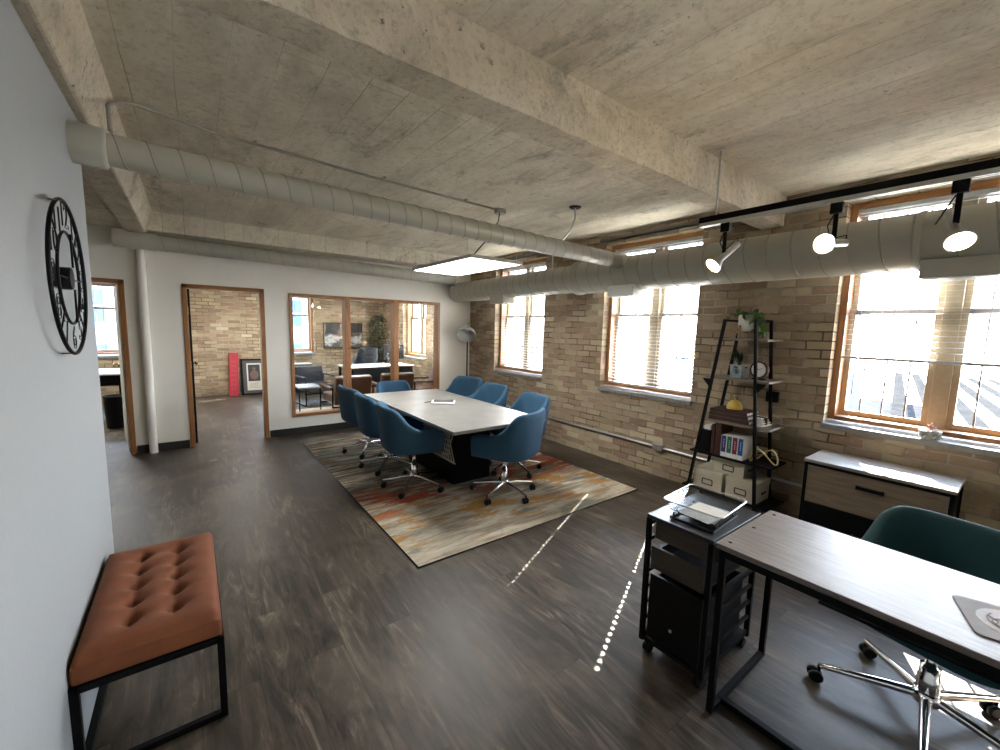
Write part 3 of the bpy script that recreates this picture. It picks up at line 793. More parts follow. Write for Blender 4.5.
MB().tube([(0, 0, 1.54), (0, 0, 1.60), (-.02, -.03, 1.62)], .014, 10).build('swivel_joint', M['black'], r)

# ------------------------------------------------------------------ ladder shelf and what stands on it
SX0, SX1 = 3.75, 4.05
r = thing('ladder_shelf', 'black metal A-frame ladder shelf with five boards against the brick wall', 'shelf', (0, 0, 0))
levels = [(1.565, 1.80, 1.37), (1.22, 1.85, 1.33), (.83, 1.89, 1.29), (.515, 1.94, 1.255), (.165, 1.99, 1.235)]
gr = wood('grey_brown_shelf_board', (.13,.10,.075), (.26,.21,.165), 'y', .5)
for i, (z, a, b) in enumerate(levels):
    MB().box((SX0-.01, b, z-.018), (SX1+.02, a, z)).build('shelf_board', gr if i < 3 else M['black'], r, bevel=.002)
yl = lambda z: 1.945-(1.945-1.71)*z/1.73
yr = lambda z: 1.335+(1.465-1.335)*z/1.73
for x in (SX0-.022, SX1-.01):
    for f in (yl, yr): MB().bar((x, f(0), 0), (x, f(1.73), 1.73), .022, .022).build('post', M['black'], r)
mb = MB()
for z in (1.72, 1.55, .02): 
    for f in (yl, yr): mb.bar((SX0-.022, f(z), z), (SX1-.01, f(z), z), .018, .018)
mb.bar((SX1-.01, yl(.30), .30), (SX1-.01, yr(.30), .30), .016, .016)
mb.build('side_rail', M['black'], r)
mb = MB()
for z in (1.20, ):
    for f, s_ in ((yl, 1), (yr, -1)):
        x = SX0-.022; mb.add([(x, f(z), z), (x, f(z)+s_*.085, z), (x, f(z), z-.10), (x+.012, f(z), z), (x+.012, f(z)+s_*.085, z), (x+.012, f(z), z-.10)], [(0,1,2),(5,4,3),(0,3,4,1),(1,4,5,2),(2,5,3,0)])
mb.build('corner_bracket', M['black'], r)
# storage boxes
def sbox(label, x0, y0, z, w, d, h):
    q = thing('storage_box', label, 'storage box', (x0+d/2, y0+w/2, z), 0, 'cream storage boxes on the ladder shelf')
    c = .02
    MB().prism([(-d/2+.004, -w/2+.004), (d/2-.004, -w/2+.004), (d/2-.004, w/2-.004), (-d/2+.004, w/2-.004)], 0, h-.03).build('box_body', M['cream'], q, bevel=.004)
    MB().box((-d/2, -w/2, h-.05), (d/2, w/2, h)).build('box_lid', M['cream'], q, bevel=.005)
    mb = MB(); X = -d/2+.001; zc = h*.42; a, b, t = .045, .024, .009
    for s_ in (-1, 1): mb.box((X, -a, zc+s_*b-t/2), (X+.004, a, zc+s_*b+t/2)); mb.box((X, s_*a-t/2, zc-b), (X+.004, s_*a+t/2, zc+b))
    mb.build('label_holder', M['brownl'], q)
    mb = MB().box((-.03, -w/2-.006, h*.42-.008), (.05, -w/2+.005, h*.42+.008)); mb.build('handle_strap', M['brownl'], q, bevel=.002)
sbox('cream storage box at the left of the lowest shelf', 3.745, 1.625, .166, .265, .29, .185)
sbox('cream storage box at the right of the lowest shelf', 3.745, 1.345, .166, .255, .29, .185)
sbox('cream storage box stacked on the two below it', 3.79, 1.47, .352, .27, .24, .135)
# boxed books
bc = [((.035,.02,.16), 'purple'), ((.01,.16,.095), 'green'), ((.22,.02,.055), 'crimson'), ((.01,.09,.30), 'blue')]
for i, (c, nm) in enumerate(bc):
    y = 1.668-i*.047
    q = thing('reference_book', 'white-bound thick book with a %s spine panel on the fourth shelf' % nm, 'book', (3.755, y, .516), 0, 'thick white-bound books with coloured spines')
    MB().box((0, -.0455, 0), (.20, 0, .195)).build('cover', M['paper'], q, bevel=.002)
    MB().box((-.002, -.0415, .042), (.001, -.004, .19)).build('spine_panel', plain('spine_'+nm, c, .5), q)
    mb = MB()
    for k in range(5): mb.box((-.0032, -.026, .085+k*.016), (-.0015, -.022, .094+k*.016))
    mb.build('spine_lettering', M['paper'], q)
# binders standing and lying
q = thing('leather_binder', 'dark brown leather binder standing upright beside the white-bound books', 'binder', (3.76, 1.765, .516))
MB().box((0, -.085, 0), (.24, -.04, .285)).build('cover', M['brownl'], q, bevel=.004); MB().box((.004, -.08, .005), (.236, -.045, .281)).build('pages', M['paper'], q)
q = thing('leather_binder', 'thinner brown binder standing between the black file and the thick binder', 'binder', (3.765, 1.80, .516))
MB().box((0, -.066, 0), (.23, -.036, .27)).build('cover', M['brownl'], q, bevel=.004); MB().box((.004, -.062, .005), (.226, -.04, .266)).build('pages', M['paper'], q)
q = thing('document_file', 'black file box standing at the left end of the fourth shelf', 'file box', (3.79, 1.885, .516))
MB().box((0, -.105, 0), (.20, 0, .20)).build('box_body', M['blackp'], q, bevel=.004); MB().box((.02, -.09, .20), (.18, -.03, .235)).build('papers', M['paper'], q)
for i, (dz, lb) in enumerate(((0, 'brown leather album at the bottom of the stack on the middle shelf'), (.036, 'brown leather album in the middle of the stack on the middle shelf'), (.07, 'brown leather album on top of the stack, under the yellow dome'))):
    q = thing('leather_album', lb, 'album', (3.76+.006*i, 1.80, .831+dz), 0, 'brown leather albums stacked on the middle shelf'); h = .034 if i < 2 else .03
    L = .34-.012*i
    MB().box((0, -L, 0), (.25, 0, .004)).box((0, -L, h-.004), (.25, 0, h)).box((0, -L, .003), (.006, 0, h-.003)).build('cover', M['brownl'], q, bevel=.002)
    MB().box((.006, -L+.006, .004), (.244, -.006, h-.004)).build('pages', M['paper'], q)
q = thing('ribbon_stack', 'pale ribboned papers beside the brown albums on the middle shelf', 'papers', (3.80, 1.44, .831))
mb = MB()
for k in range(4): mb.box((0, -.07+.004*k, .002+k*.018), (.16, 0, .012+k*.018), Matrix.Rotation(.05*k-.1, 4, 'Z'))
mb.build('paper_bundle', M['ceram'], q); MB().box((.07, -.075, 0), (.09, .003, .074)).build('ribbon', M['brownl'], q)
q = thing('dome_ornament', 'small mustard yellow dome with a looped top on the brown albums', 'ornament', (3.86, 1.625, .932))
MB().lathe([(.050, 0), (.05, .006), (.0, .008)], 24).build('dome_base', M['brownl'], q)
MB().lathe([(.062, .007), (.064, .012), (.062, .035), (.052, .062), (.034, .08), (.012, .088), (.0001, .089)], 28).build('dome', M['yellow'], q)
MB().tube([(0, 0, .087), (0, .004, .105), (0, .012, .12), (0, .004, .132), (0, -.01, .125)], .004, 8).build('loop', M['gold'], q)
q = thing('knot_sculpture', 'open gold wire knot on the right end of the fourth shelf', 'ornament', (3.83, 1.365, .522))
pts = []
for k in range(60):
    t = 2*PI*k/60; pts.append((.055*math.sin(t)+.02*math.sin(2*t), .085*math.cos(t)*1.0-.04*math.cos(2*t), .065+.055*math.sin(3*t+.6)))
MB().tube(pts, .0068, 8, closed=True).build('knot_wire', M['gold'], q)
# square pot with plant
q = thing('square_planter', 'square blue and white flowered pot on the second shelf', 'plant pot', (3.87, 1.615, 1.221), math.radians(-12))
MB().lathe([(.070, 0), (.082, .115), (.076, .115), (.066, .01)], 4, Matrix.Rotation(PI/4, 4, 'Z'), False).build('pot', plain('pale_blue_glaze', (.36,.43,.46), .35, 0, .2, 40), q, bevel=.004)
mb = MB(); c0_ = Vector((-.058, -.012, .06))
for k in range(8):
    a = k*PI/4; mb.tube([c0_, c0_+Vector((-.002, .022*math.cos(a), .022*math.sin(a))), c0_+Vector((0, .036*math.cos(a+.3), .036*math.sin(a+.3)))], [.003, .005, .001], 6)
mb.sphere(c0_, .009, 6, (.4, 1, 1)); mb.build('flower_motif', plain('slate_blue_glaze', (.055,.13,.17), .35), q)
MB().lathe([(.06, .09), (.06, .1)], 16).build('soil', plain('potting_soil', (.03,.02,.014), .95), q)
def leafset(mb, spots, rr):
    for (p, d, L, w) in spots:
        p = Vector(p); d = Vector(d).normalized(); s_ = d.cross(Vector((rr.uniform(-.3,.3), rr.uniform(-.3,.3), 1))).normalized(); up = s_.cross(d)
        q = [p, p+d*L*.25+s_*w*.45+up*w*.12, p+d*L*.6+s_*w*.42+up*w*.1, p+d*L-up*w*.3, p+d*L*.6-s_*w*.42+up*w*.1, p+d*L*.25-s_*w*.45+up*w*.12, p+d*L*.28, p+d*L*.6-up*.0]
        mb.add(q, [(0,1,6),(1,2,7,6),(2,3,7),(3,4,7),(4,5,6,7),(5,0,6)], True)
rr = random.Random(3)
mb = MB(); sp = []; st = MB()
for k in range(16):
    a = rr.uniform(0, 2*PI); R = rr.uniform(.0, .035); e = Vector((R*2*math.cos(a), R*2*math.sin(a)+.02, rr.uniform(.15, .22)))
    st.tube([(R*.3*math.cos(a), R*.3*math.sin(a), .1), e], .0018, 5)
    for j in range(3): sp.append((e*(1-.1*j), (rr.uniform(-1,1), rr.uniform(-1,1), rr.uniform(.2,1.2)), .045, .022))
leafset(mb, sp, rr); mb.build('foliage', M['leafd'], q, fix=False); st.build('stem', M['leafd'], q)
# round desk clock
q = thing('desk_clock', 'round dark-rimmed desk clock on the second shelf beside the blue pot', 'clock', (3.86, 1.455, 1.221), math.radians(-10))
RY = Matrix.Translation((0, 0, .085)) @ Matrix.Rotation(-PI/2, 4, 'Y')
MB().lathe([(.058, -.02), (.075, -.018), (.075, .015), (.066, .020), (.058, .004)], 32, RY).build('clock_rim', M['brownl'], q)
MB().lathe([(.059, .010), (.059, .014)], 32, RY).build('clock_face', M['ceram'], q)
MB().bar((-.016, 0, .085), (-.016, .02, .115), .003, .003).bar((-.016, 0, .085), (-.016, -.035, .10), .003, .003).build('clock_hand', M['black'], q)
MB().tube([(0, -.012, .16), (0, -.014, .178), (0, 0, .19), (0, .014, .178), (0, .012, .16)], .003, 6).build('carry_ring', M['brownl'], q)
MB().box((-.02, -.05, 0), (.02, .05, .012)).build('clock_foot', M['black'], q, bevel=.003)
# potted pothos on a wooden stand
q = thing('potted_plant', 'trailing green plant in a white pot on a wooden stand, top of the ladder shelf', 'potted plant', (3.885, 1.585, 1.566))
MB().lathe([(.062, .062), (.072, .068), (.076, .09), (.078, .20), (.074, .203), (.070, .198), (.068, .1)], 32).build('pot', M['ceram'], q)
MB().lathe([(.06, .18), (.069, .182)], 24).build('soil', plain('potting_soil_dark', (.03,.02,.014), .95), q)
sw = wood('pale_wood_stand', (.33,.19,.09), (.52,.34,.18), 'z', .5)
for k in range(4):
    a = PI/4+k*PI/2+.35; MB().tube([(.088*math.cos(a), .088*math.sin(a), 0), (.086*math.cos(a), .086*math.sin(a), .115)], [.008, .011], 10).build('stand_leg', sw, q)
MB().bar((-.084, 0, .055), (.084, 0, .055), .016, .014).bar((0, -.084, .055), (0, .084, .055), .016, .014).build('stand_cross', sw, q)
mb = MB(); sp = []; st = MB()
def vine(pts, n):
    st.tube(pts, .0022, 5); pts = [Vector(p) for p in pts]
    for k in range(n):
        f = (k+.5)/n*(len(pts)-1); i = int(f); p = pts[i].lerp(pts[min(i+1, len(pts)-1)], f-i)
        sp.append((p, (rr.uniform(-1, .6), rr.uniform(-1,1), rr.uniform(-.9,.5)), rr.uniform(.04,.062), rr.uniform(.036,.05)))
for k in range(14):
    a = rr.uniform(0, 2*PI); L = rr.uniform(.05, .10)
    vine([(.02*math.cos(a), .02*math.sin(a), .185), (.05*math.cos(a), .05*math.sin(a), .225), ((.05+L)*math.cos(a)*.7, (.05+L)*math.sin(a), .215)], 3)
for k in range(6):
    y = -.07-.05*rr.random(); x = rr.uniform(-.10, .02)
    vine([(x*.4, -.04, .19), (x*.8, -.08, .215), (x, y-.01, .16), (x-.01, y-.03, .08), (x, y-.035, .02+.05*rr.random())], 9)
vine([(0, .04, .19), (-.02, .08, .22), (-.03, .13, .215), (-.03, .16, .18)], 6)
sp.append(((-.085, -.005, .215), (-.2, -.05, -1), .075, .068))
leafset(mb, sp, rr); mb.build('foliage', M['leaf'], q, fix=False); st.build('stem', M['leaf'], q)

# ------------------------------------------------------------------ file cabinet
def file_cabinet(label, loc, rz, w):
    q = thing('file_cabinet', label, 'cabinet', loc, rz)      # faces -X, width along Y
    d = .42; h = .69; t = .022
    MB().box((-.01, -w/2-.005, h-.022), (d, w/2+.005, h)).build('cabinet_top', wood('pale_grey_oak_top', (.24,.21,.175), (.37,.34,.30), 'y', .35), q, bevel=.003)
    MB().box((.012, -w/2+.012, .05), (d, w/2-.012, h-.022)).build('body', M['black'], q)
    mb = MB()
    for y in (-w/2, w/2-t):
        for x in (-.004, d-t): mb.box((x, y, 0), (x+t, y+t, h-.022))
    for z in (h-.044, .03): mb.box((-.004, -w/2, z), (-.004+t, w/2, z+t))
    mb.build('corner_frame', M['black'], q, bevel=.002)
    f = MB().box((-.006, -w/2+.024, .37), (.012, w/2-.024, h-.046)).build('drawer_front', M['cabw'], q, bevel=.003)
    mb = MB().box((-.03, -.075, .555), (-.022, .075, .58))
    for y in (-.07, .06): mb.box((-.024, y, .557), (-.004, y+.012, .578))
    mb.build('pull_handle', M['black'], f, bevel=.002)
    f = MB().box((-.004, -w/2+.024, .055), (.012, w/2-.024, .362)).build('drawer_front', M['black'], q, bevel=.003)
    mb = MB().box((-.03, -.075, .20), (-.022, .075, .225))
    for y in (-.07, .06): mb.box((-.024, y, .202), (-.004, y+.012, .223))
    mb.build('pull_handle', M['blackp'], f, bevel=.002)
    return q
file_cabinet('low oak-fronted lateral file cabinet under the right-hand window', (3.66, .625, 0), 0, .77)
# pot on the sill
q = thing('sill_planter', 'small patterned ceramic planter on the sill of the right-hand window', 'plant pot', (4.125, .435, .9005))
MB().lathe([(.040, 0), (.050, .006), (.056, .03), (.057, .062), (.053, .068), (.048, .062), (.046, .03)], 28).build('pot', plain('mottled_glaze', (.20,.20,.185), .3, 0, .35, 60), q)
mb = MB()
for k in range(14):
    a = 2*PI*k/14; z = .016+.03*(k % 2); mb.bar((.0555*math.cos(a), .0555*math.sin(a), z), (.0565*math.cos(a+.18), .0565*math.sin(a+.18), z+.016), .006, .003)
mb.build('raised_pattern', M['ceram'], q)
mb = MB(); sp = []
for k in range(18):
    a = k*2.4; sp.append(((.01*math.cos(a), .01*math.sin(a), .058+.0012*k), (math.cos(a), math.sin(a), .5+.08*k), .034, .018))
leafset(mb, sp, rr); mb.tube([(0, 0, .06), (0, .004, .10), (.002, -.012, .13)], .0025, 6)
mb.build('succulent', plain('dusty_pink_leaf', (.30,.17,.14), .6), q, fix=False)

# ------------------------------------------------------------------ desk
DX0, DX1, DY = 1.685, 2.235, .735
r = thing('writing_desk', 'grey wood-topped desk on a black metal frame, in the right foreground', 'desk', (0, 0, 0))
MB().box((DX0, -.72, .728), (DX1, DY, .75)).build('desktop', M['desk'], r, bevel=.003)
for y in (DY-.03, -.69):
    mb = MB()
    for x in (DX0+.012, DX1-.012): mb.box((x-.0125, y-.0125, 0), (x+.0125, y+.0125, .728))
    mb.bar((DX0+.012, y, .0125), (DX1-.012, y, .0125), .025, .025); mb.bar((DX0+.012, y, .715), (DX1-.012, y, .715), .025, .025)
    mb.build('leg_frame', M['black'], r, bevel=.002)
MB().bar((DX0+.10, DY-.03, .014), (DX0+.10, -.69, .014), .03, .028).build('floor_bar', M['black'], r, bevel=.002)
for x in (DX0+.012, DX1-.012): MB().bar((x, DY-.03, .713), (x, -.69, .713), .022, .028).build('apron_rail', M['black'], r, bevel=.002)
for y in (.70, -.68):
    for x in (DX0+.05, (DX0+DX1)/2, DX1-.05): MB().lathe([(.007, .7500), (.007, .7515), (.004, .752)], 12, Matrix.Translation((x, y, 0))).build('screw_head', M['black'], r)
MB().box((DX0+.16, -.52, .60), (DX0+.55, .42, .612)).build('pull_out_tray', M['black'], r, bevel=.003)
# desk mat
q = thing('desk_mat', 'grey pad with a pale round printed emblem on the desk', 'mat', (1.93, -.035, .751), math.radians(18))
def rrect(a, b, r_):
    out = []
    for cx, cy, a0 in ((a-r_, b-r_, 0), (-a+r_, b-r_, PI/2), (-a+r_, -b+r_, PI), (a-r_, -b+r_, 1.5*PI)):
        out += [(cx+r_*math.cos(a0+k*PI/10), cy+r_*math.sin(a0+k*PI/10)) for k in range(6)]
    return out
MB().prism(rrect(.115, .115, .018), 0, .003).build('pad', plain('warm_grey_pad', (.21,.19,.19), .7), q)
MB().lathe([(.085, .003), (.085, .0036)], 40, Matrix.Translation((0, 0, 0))).build('emblem_disc', plain('pale_print', (.44,.42,.43), .7), q)
mb = MB(); fl = lambda pts: mb.tube([(x, y, .0042) for x, y in pts], .0018, 5)
fl([(.062*math.cos(t*.1), .062*math.sin(t*.1)) for t in range(8, 56)]); fl([(.03*math.cos(t*.1)-.01, .035*math.sin(t*.1)+.02) for t in range(0, 40)])
fl([(-.03, -.03), (-.01, -.02), (.0, -.04), (.02, -.02), (.035, -.035)]); fl([(-.05, .01), (-.035, .03), (-.03, .01)]); fl([(-.02, .05), (.0, .04), (.025, .055)])
mb.build('emblem_print', M['bar'], q)

# ------------------------------------------------------------------ rolling drawer cart
CX0, CX1, CY0, CY1, CT = 1.735, 2.215, .765, 1.085, .725
r = thing('drawer_cart', 'black open-sided rolling drawer cart butted against the end of the desk', 'drawer cart', (0, 0, 0))
MB().box((CX0, CY0, CT-.018), (CX1, CY1, CT)).build('cart_top', plain('black_laminate', (.02,.02,.024), .3), r, bevel=.003)
for x in (CX0+.01, CX1-.01):
    for y in (CY0+.01, CY1-.01): MB().box((x-.011, y-.011, .07), (x+.011, y+.011, CT-.018)).build('post', M['black'], r, bevel=.002)
for y in (CY0+.01, CY1-.01):
    for k in range(8): MB().box((CX0+.01, y-.007, .09+k*.083), (CX1-.01, y+.007, .108+k*.083)).build('side_rung', M['black'], r, bevel=.002)
mb = MB().box((CX0+.01, CY0+.01, .07), (CX1-.01, CY1-.01, .09)); mb.build('bottom_tray', M['black'], r)
def drawer(z0, z1, x0, mat, open_=True):
    a, b = CY0+.032, CY1-.032
    f = MB().box((x0, a, z0), (x0+.016, b, z1)).build('drawer', mat, r, bevel=.002)
    MB().box((x0+.016, a+.006, z0+.005), (CX1-.04, b-.006, z0+.015)).box((x0+.016, a+.006, z0+.01), (CX1-.04, a+.016, z1-.025)).box((x0+.016, b-.016, z0+.01), (CX1-.04, b-.006, z1-.025)).box((CX1-.05, a+.006, z0+.01), (CX1-.04, b-.006, z1-.025)).build('drawer_box', M['black'], f)
    return f
drawer(.605, .695, CX0+.03, M['drawer']); drawer(.465, .575, CX0+.004, M['drawer']); f = drawer(.10, .43, CX0+.012, plain('glossy_black_front', (.005,.005,.005), .35, spec=.2))
MB().sphere((CX0+.010, .93, .2), .008, 8).build('lock_button', M['steel'], f)
for x in (CX0+.03, CX1-.03):
    for y in (CY0+.03, CY1-.03):
        cb = MB()
        for s_ in (-1, 1): cb.tube([(x+.01, y+s_*.004, .028), (x+.01, y+s_*.006, .028), (x+.01, y+s_*.016, .028), (x+.01, y+s_*.018, .028)], [.022, .027, .027, .022], 14)
        cb.cyl((x, y, .03), (x, y, .072), .008, 8); cb.build('caster', M['blackp'], r)
# paper tray
q = thing('letter_tray', 'clear acrylic letter tray on a wire base on top of the drawer cart', 'tray', (1.925, .905, CT+.001), math.radians(4))
a, b = .135, .115; z0, z1 = .022, .088; fl_ = .028
base = rrect(a-fl_, b-fl_, .015); top = rrect(a+.02, b+.02, .03)
mb = MB(); n = len(base)
lay = [[(x, y, z0) for x, y in base], [(x*(1+.0)+(tx-x)*.55, y+(ty-y)*.55, z0+.02) for (x, y), (tx, ty) in zip(base, top)], [(tx-(tx-x)*.12, ty-(ty-y)*.12, z1-.004) for (x, y), (tx, ty) in zip(base, top)], [(tx, ty, z1) for tx, ty in top]]
mb.grid(lambda i, j: lay[j][i], n, 4, cu=True); mb.add(lay[0], [tuple(range(n))])
tr = mb.build('tray_body', M['acryl'], q)
m_ = tr.modifiers.new('solid', 'SOLIDIFY'); m_.thickness = .0025
MB().tube([(x, y, z1) for x, y in top], .0035, 6, closed=True).build('tray_rim', M['steel'], q)
mb = MB()
for y in (-b+.02, b-.02): mb.bar((-a, y, .006), (a, y, .006), .01, .01); mb.bar((-a+.03, y, .006), (-a+.03, y, .022), .008, .008); mb.bar((a-.03, y, .006), (a-.03, y, .022), .008, .008)
for x in (-a, a): mb.bar((x, -b+.02, .006), (x, b-.02, .006), .01, .01)
mb.build('tray_stand', M['blackp'], q)
for i, (dz, rz, lb, mt) in enumerate(((.0255, .02, 'pale blue sheet lying at the bottom of the letter tray', plain('pale_blue_paper', (.42,.47,.55), .7)), (.0275, -.12, 'white printed page lying askew in the letter tray', M['paper']))):
    p = thing('paper_sheet', lb, 'paper', (1.915 if i else 1.93, .90, CT+.001+dz), math.radians(4)+rz)
    MB().box((-.10, -.078, 0), (.10, .078, .0008)).build('sheet', mt, p)
    if i:
        mb = MB()
        for k in range(14): mb.box((-.085+k*.0125, -.06, .0009), (-.0835+k*.0125, .055-.02*(k % 3), .0011))
        mb.build('print_lines', plain('grey_ink', (.42,.42,.44), .8), p)
p = thing('kraft_envelope', 'small kraft envelope under the pages at the end of the letter tray', 'envelope', (1.955, .945, CT+.0242), .5)
MB().box((-.05, -.035, 0), (.05, .035, .0015)).build('envelope_body', plain('kraft_paper', (.42,.29,.16), .85), p); MB().prism([(-.05, .035), (.05, .035), (0, -.002)], .0015, .002).build('flap', plain('kraft_flap', (.38,.26,.14), .85), p)

# ------------------------------------------------------------------ rooms behind the partition
file_cabinet('oak-fronted file cabinet seen through the glass under the far window', (1.84, 10.18, 0), PI/2, .77)
q = thing('waste_bin', 'small black bin beside the far file cabinet, seen through the glass', 'bin', (2.36, 10.28, 0))
MB().lathe([(.10, 0), (.115, .32), (.118, .33), (.11, .33), (.095, .02)], 4, Matrix.Rotation(PI/4, 4, 'Z'), False).build('bin_body', M['blackp'], q, bevel=.008)
MB().tube([(.084*math.cos(t), .084*math.sin(t), .333) for t in (PI/4, 3*PI/4, 5*PI/4, 7*PI/4)], .006, 6, closed=True).build('bin_rim', M['black'], q)
# canvas picture
q = thing('canvas_picture', 'black and white canvas picture on the far brick wall beyond the glass', 'picture', (3.08, YF-.03, 1.33))
MB().box((-.47, -.012, -.315), (.47, .028, .315)).build('canvas_frame', M['black'], q)
mp = NT('monochrome_canvas'); v_ = mp.coord((1, 1, 2.6)); n1 = mp.noise(v_, 3.2, 6, .65, .6); pz = mp.n('ShaderNodeSeparateXYZ'); c_ = mp.n('ShaderNodeTexCoord'); mp.l(c_.outputs['Object'], pz.inputs[0])
lo_ = mp.ramp(mp.math('ADD', mp.math('MULTIPLY', pz.outputs[2], -1.1), mp.math('MULTIPLY', n1, .9)), [(.36, (.014,.014,.016)), (.46, (.12,.12,.125)), (.56, (.5,.5,.5)), (.66, (.06,.06,.06))])
mp.set(lo_, .5); MB().box((-.455, -.016, -.30), (.455, -.012, .30)).build('canvas_print', mp.m, q)
# framed picture and red box leaning in the middle room
q = thing('framed_picture', 'black framed portrait print with pale mat leaning on the brick beyond the doorway', 'picture', (1.10, YF-.17, 0)); q.rotation_euler = (math.radians(-9), 0, 0)
mb = MB(); a, b = .25, .80
for x in (-a, a-.035): mb.box((x, -.015, 0), (x+.035, .015, b))
for z in (0, b-.035): mb.box((-a, -.015, z), (a, .015, z+.035))
mb.build('picture_frame', M['black'], q, bevel=.003)
MB().box((-a+.02, -.004, .02), (a-.02, .012, b-.02)).build('dark_mat', plain('charcoal_mat', (.06,.062,.066), .8), q)
MB().box((-.14, -.007, .10), (.14, -.003, .70)).build('print_sheet', plain('ivory_sheet', (.55,.53,.46), .8), q)
ph = MB().box((-.115, -.009, .30), (.115, -.0065, .67)).build('portrait_photo', plain('dark_photo', (.025,.025,.03), .5), q)
MB().sphere((0, -.0085, .575), .032, 8, (1, .12, 1.25)).sphere((0, -.0085, .44), .085, 8, (1, .05, 1.2)).build('portrait_figure', plain('sepia_figure', (.13,.085,.07), .7), ph)
mb = MB()
for k in range(5): mb.box((-.10, -.0085, .15+.025*k), (.10-.03*(k % 2), -.0065, .157+.025*k))
mb.build('caption_lines', plain('grey_caption', (.25,.25,.24), .8), q)
q = thing('red_carton', 'tall narrow red carton leaning on the brick beside the framed portrait', 'carton', (.70, YF-.16, 0)); q.rotation_euler = (math.radians(-7), math.radians(2), 0)
MB().box((-.085, -.05, 0), (.085, .05, .93)).build('carton_body', M['red'], q, bevel=.004)
mb = MB()
for k in range(7): mb.box((-.05, -.052, .12+.1*k), (.05, -.05, .17+.1*k))
mb.build('printed_panel', plain('faded_red_print', (.36,.03,.05), .6), q)
MB().box((-.087, -.051, .90), (.087, .051, .935)).build('carton_lid', M['red'], q, bevel=.003)
# first doorway room
q = thing('side_desk', 'white-topped black-legged desk glimpsed through the leftmost doorway', 'desk', (-1.5, 9.2, 0))
MB().box((-.6, -.5, .725), (.6, .5, .75)).build('desktop', M['slat'], q, bevel=.003)
for x in (-.58, .58):
    for y in (-.47, .47): MB().box((x-.02, y-.02, 0), (x+.02, y+.02, .725)).build('leg', M['black'], q)
MB().box((-.58, .44, .45), (.58, .46, .70)).build('modesty_panel', M['black'], q)
q = thing('waste_bin', 'tall black bin standing just inside the leftmost doorway', 'bin', (-.93, 8.2, 0))
MB().lathe([(.12, 0), (.14, .46), (.143, .47), (.13, .47), (.115, .03)], 24).build('bin_body', M['blackp'], q)
MB().tube([(.14*math.cos(2*PI*k/24), .14*math.sin(2*PI*k/24), .47) for k in range(24)], .007, 6, closed=True).build('bin_rim', M['black'], q)
q = thing('led_panel_light', 'white LED ceiling panel glimpsed at the top of the leftmost doorway', 'ceiling light', (-1.35, 8.9, 2.30))
MB().box((-.28, -.58, -.014), (.28, .58, -.006)).build('diffuser', M['panel'], q)
MB().box((-.30, -.60, -.006), (.30, .60, .016)).build('panel_frame', M['slat'], q, bevel=.002)
mb = MB()
for x in (-.27, .27):
    for y in (-.5, .5): mb.cyl((x, y, .016), (x, y, H-2.30), .0012, 5)
mb.build('suspension_wire', M['steel'], q)
# glass office
for i, (x, lb) in enumerate(((1.0, 'LED panel hung under the ceiling of the middle back room'), (3.0, 'LED panel hung under the ceiling of the glass office'))):
    dup(q, (x, 8.7, 2.44), 0, lb)  # added lamps, out of view, to brighten the rooms behind the partition
o = MB().box((-.95, -.66, 0), (.95, .66, .008)).build('area_rug', plain('pale_office_rug', (.38,.36,.32), .95, 0, .35, 8), bevel=.003); o.location = (2.25, 7.62, .001)
tag(o, 'pale mottled rug under the armchairs in the glass office', 'rug')
q = thing('executive_desk', 'dark desk with a pale edged top in the glass office', 'desk', (3.2, 8.72, 0), math.radians(4))
MB().box((-.70, -.38, .725), (.70, .38, .752)).build('desktop', plain('pale_desk_top', (.55,.53,.50), .25), q, bevel=.003)
MB().box((-.66, -.30, .25), (.66, -.28, .725)).build('modesty_panel', M['navy'], q)
for x in (-.66, .66):
    for y in (-.34, .34): MB().box((x-.022, y-.022, 0), (x+.022, y+.022, .725)).build('leg', M['black'], q)
nc = swivel_chair('office_chair', 'dark navy swivel chair behind the desk in the glass office', M['navy'], 1.08, .66, .42)
nc.location = (3.12, 9.45, 0); nc.rotation_euler = (0, 0, math.radians(215))
q = thing('desktop_monitor', 'black monitor on the desk in the glass office, its back to the glass', 'monitor', (3.66, 8.88, .753), math.radians(8))
MB().box((-.26, -.012, .10), (.26, .015, .43)).build('monitor_casing', M['blackp'], q, bevel=.005)
MB().box((-.25, .0155, .11), (.25, .017, .42)).build('screen', M['black'], q)
MB().box((-.03, -.03, .0), (.03, -.015, .25)).box((-.11, -.09, 0), (.11, .07, .008)).build('stand', M['blackp'], q, bevel=.003)
q = thing('water_bottle', 'clear bottle standing on the desk in the glass office', 'bottle', (3.42, 8.62, .753))
MB().lathe([(.033, 0), (.035, .01), (.035, .15), (.028, .19), (.013, .21), (.013, .24)], 20).build('bottle_body', M['acryl'], q)
MB().lathe([(.016, .235), (.016, .255)], 16).build('cap', M['ceram'], q)
q = thing('papers_stack', 'loose white papers on the desk in the glass office', 'papers', (2.85, 8.58, .753))
mb = MB()
for k in range(4): mb.box((-.10, -.14, .001*k), (.10, .14, .001*k+.0008), Matrix.Rotation(.15*k, 4, 'Z'))
mb.build('paper_bundle', M['paper'], q); MB().bar((-.05, -.1, .007), (.05, .0, .007), .008, .006).build('pen', M['blackp'], q)
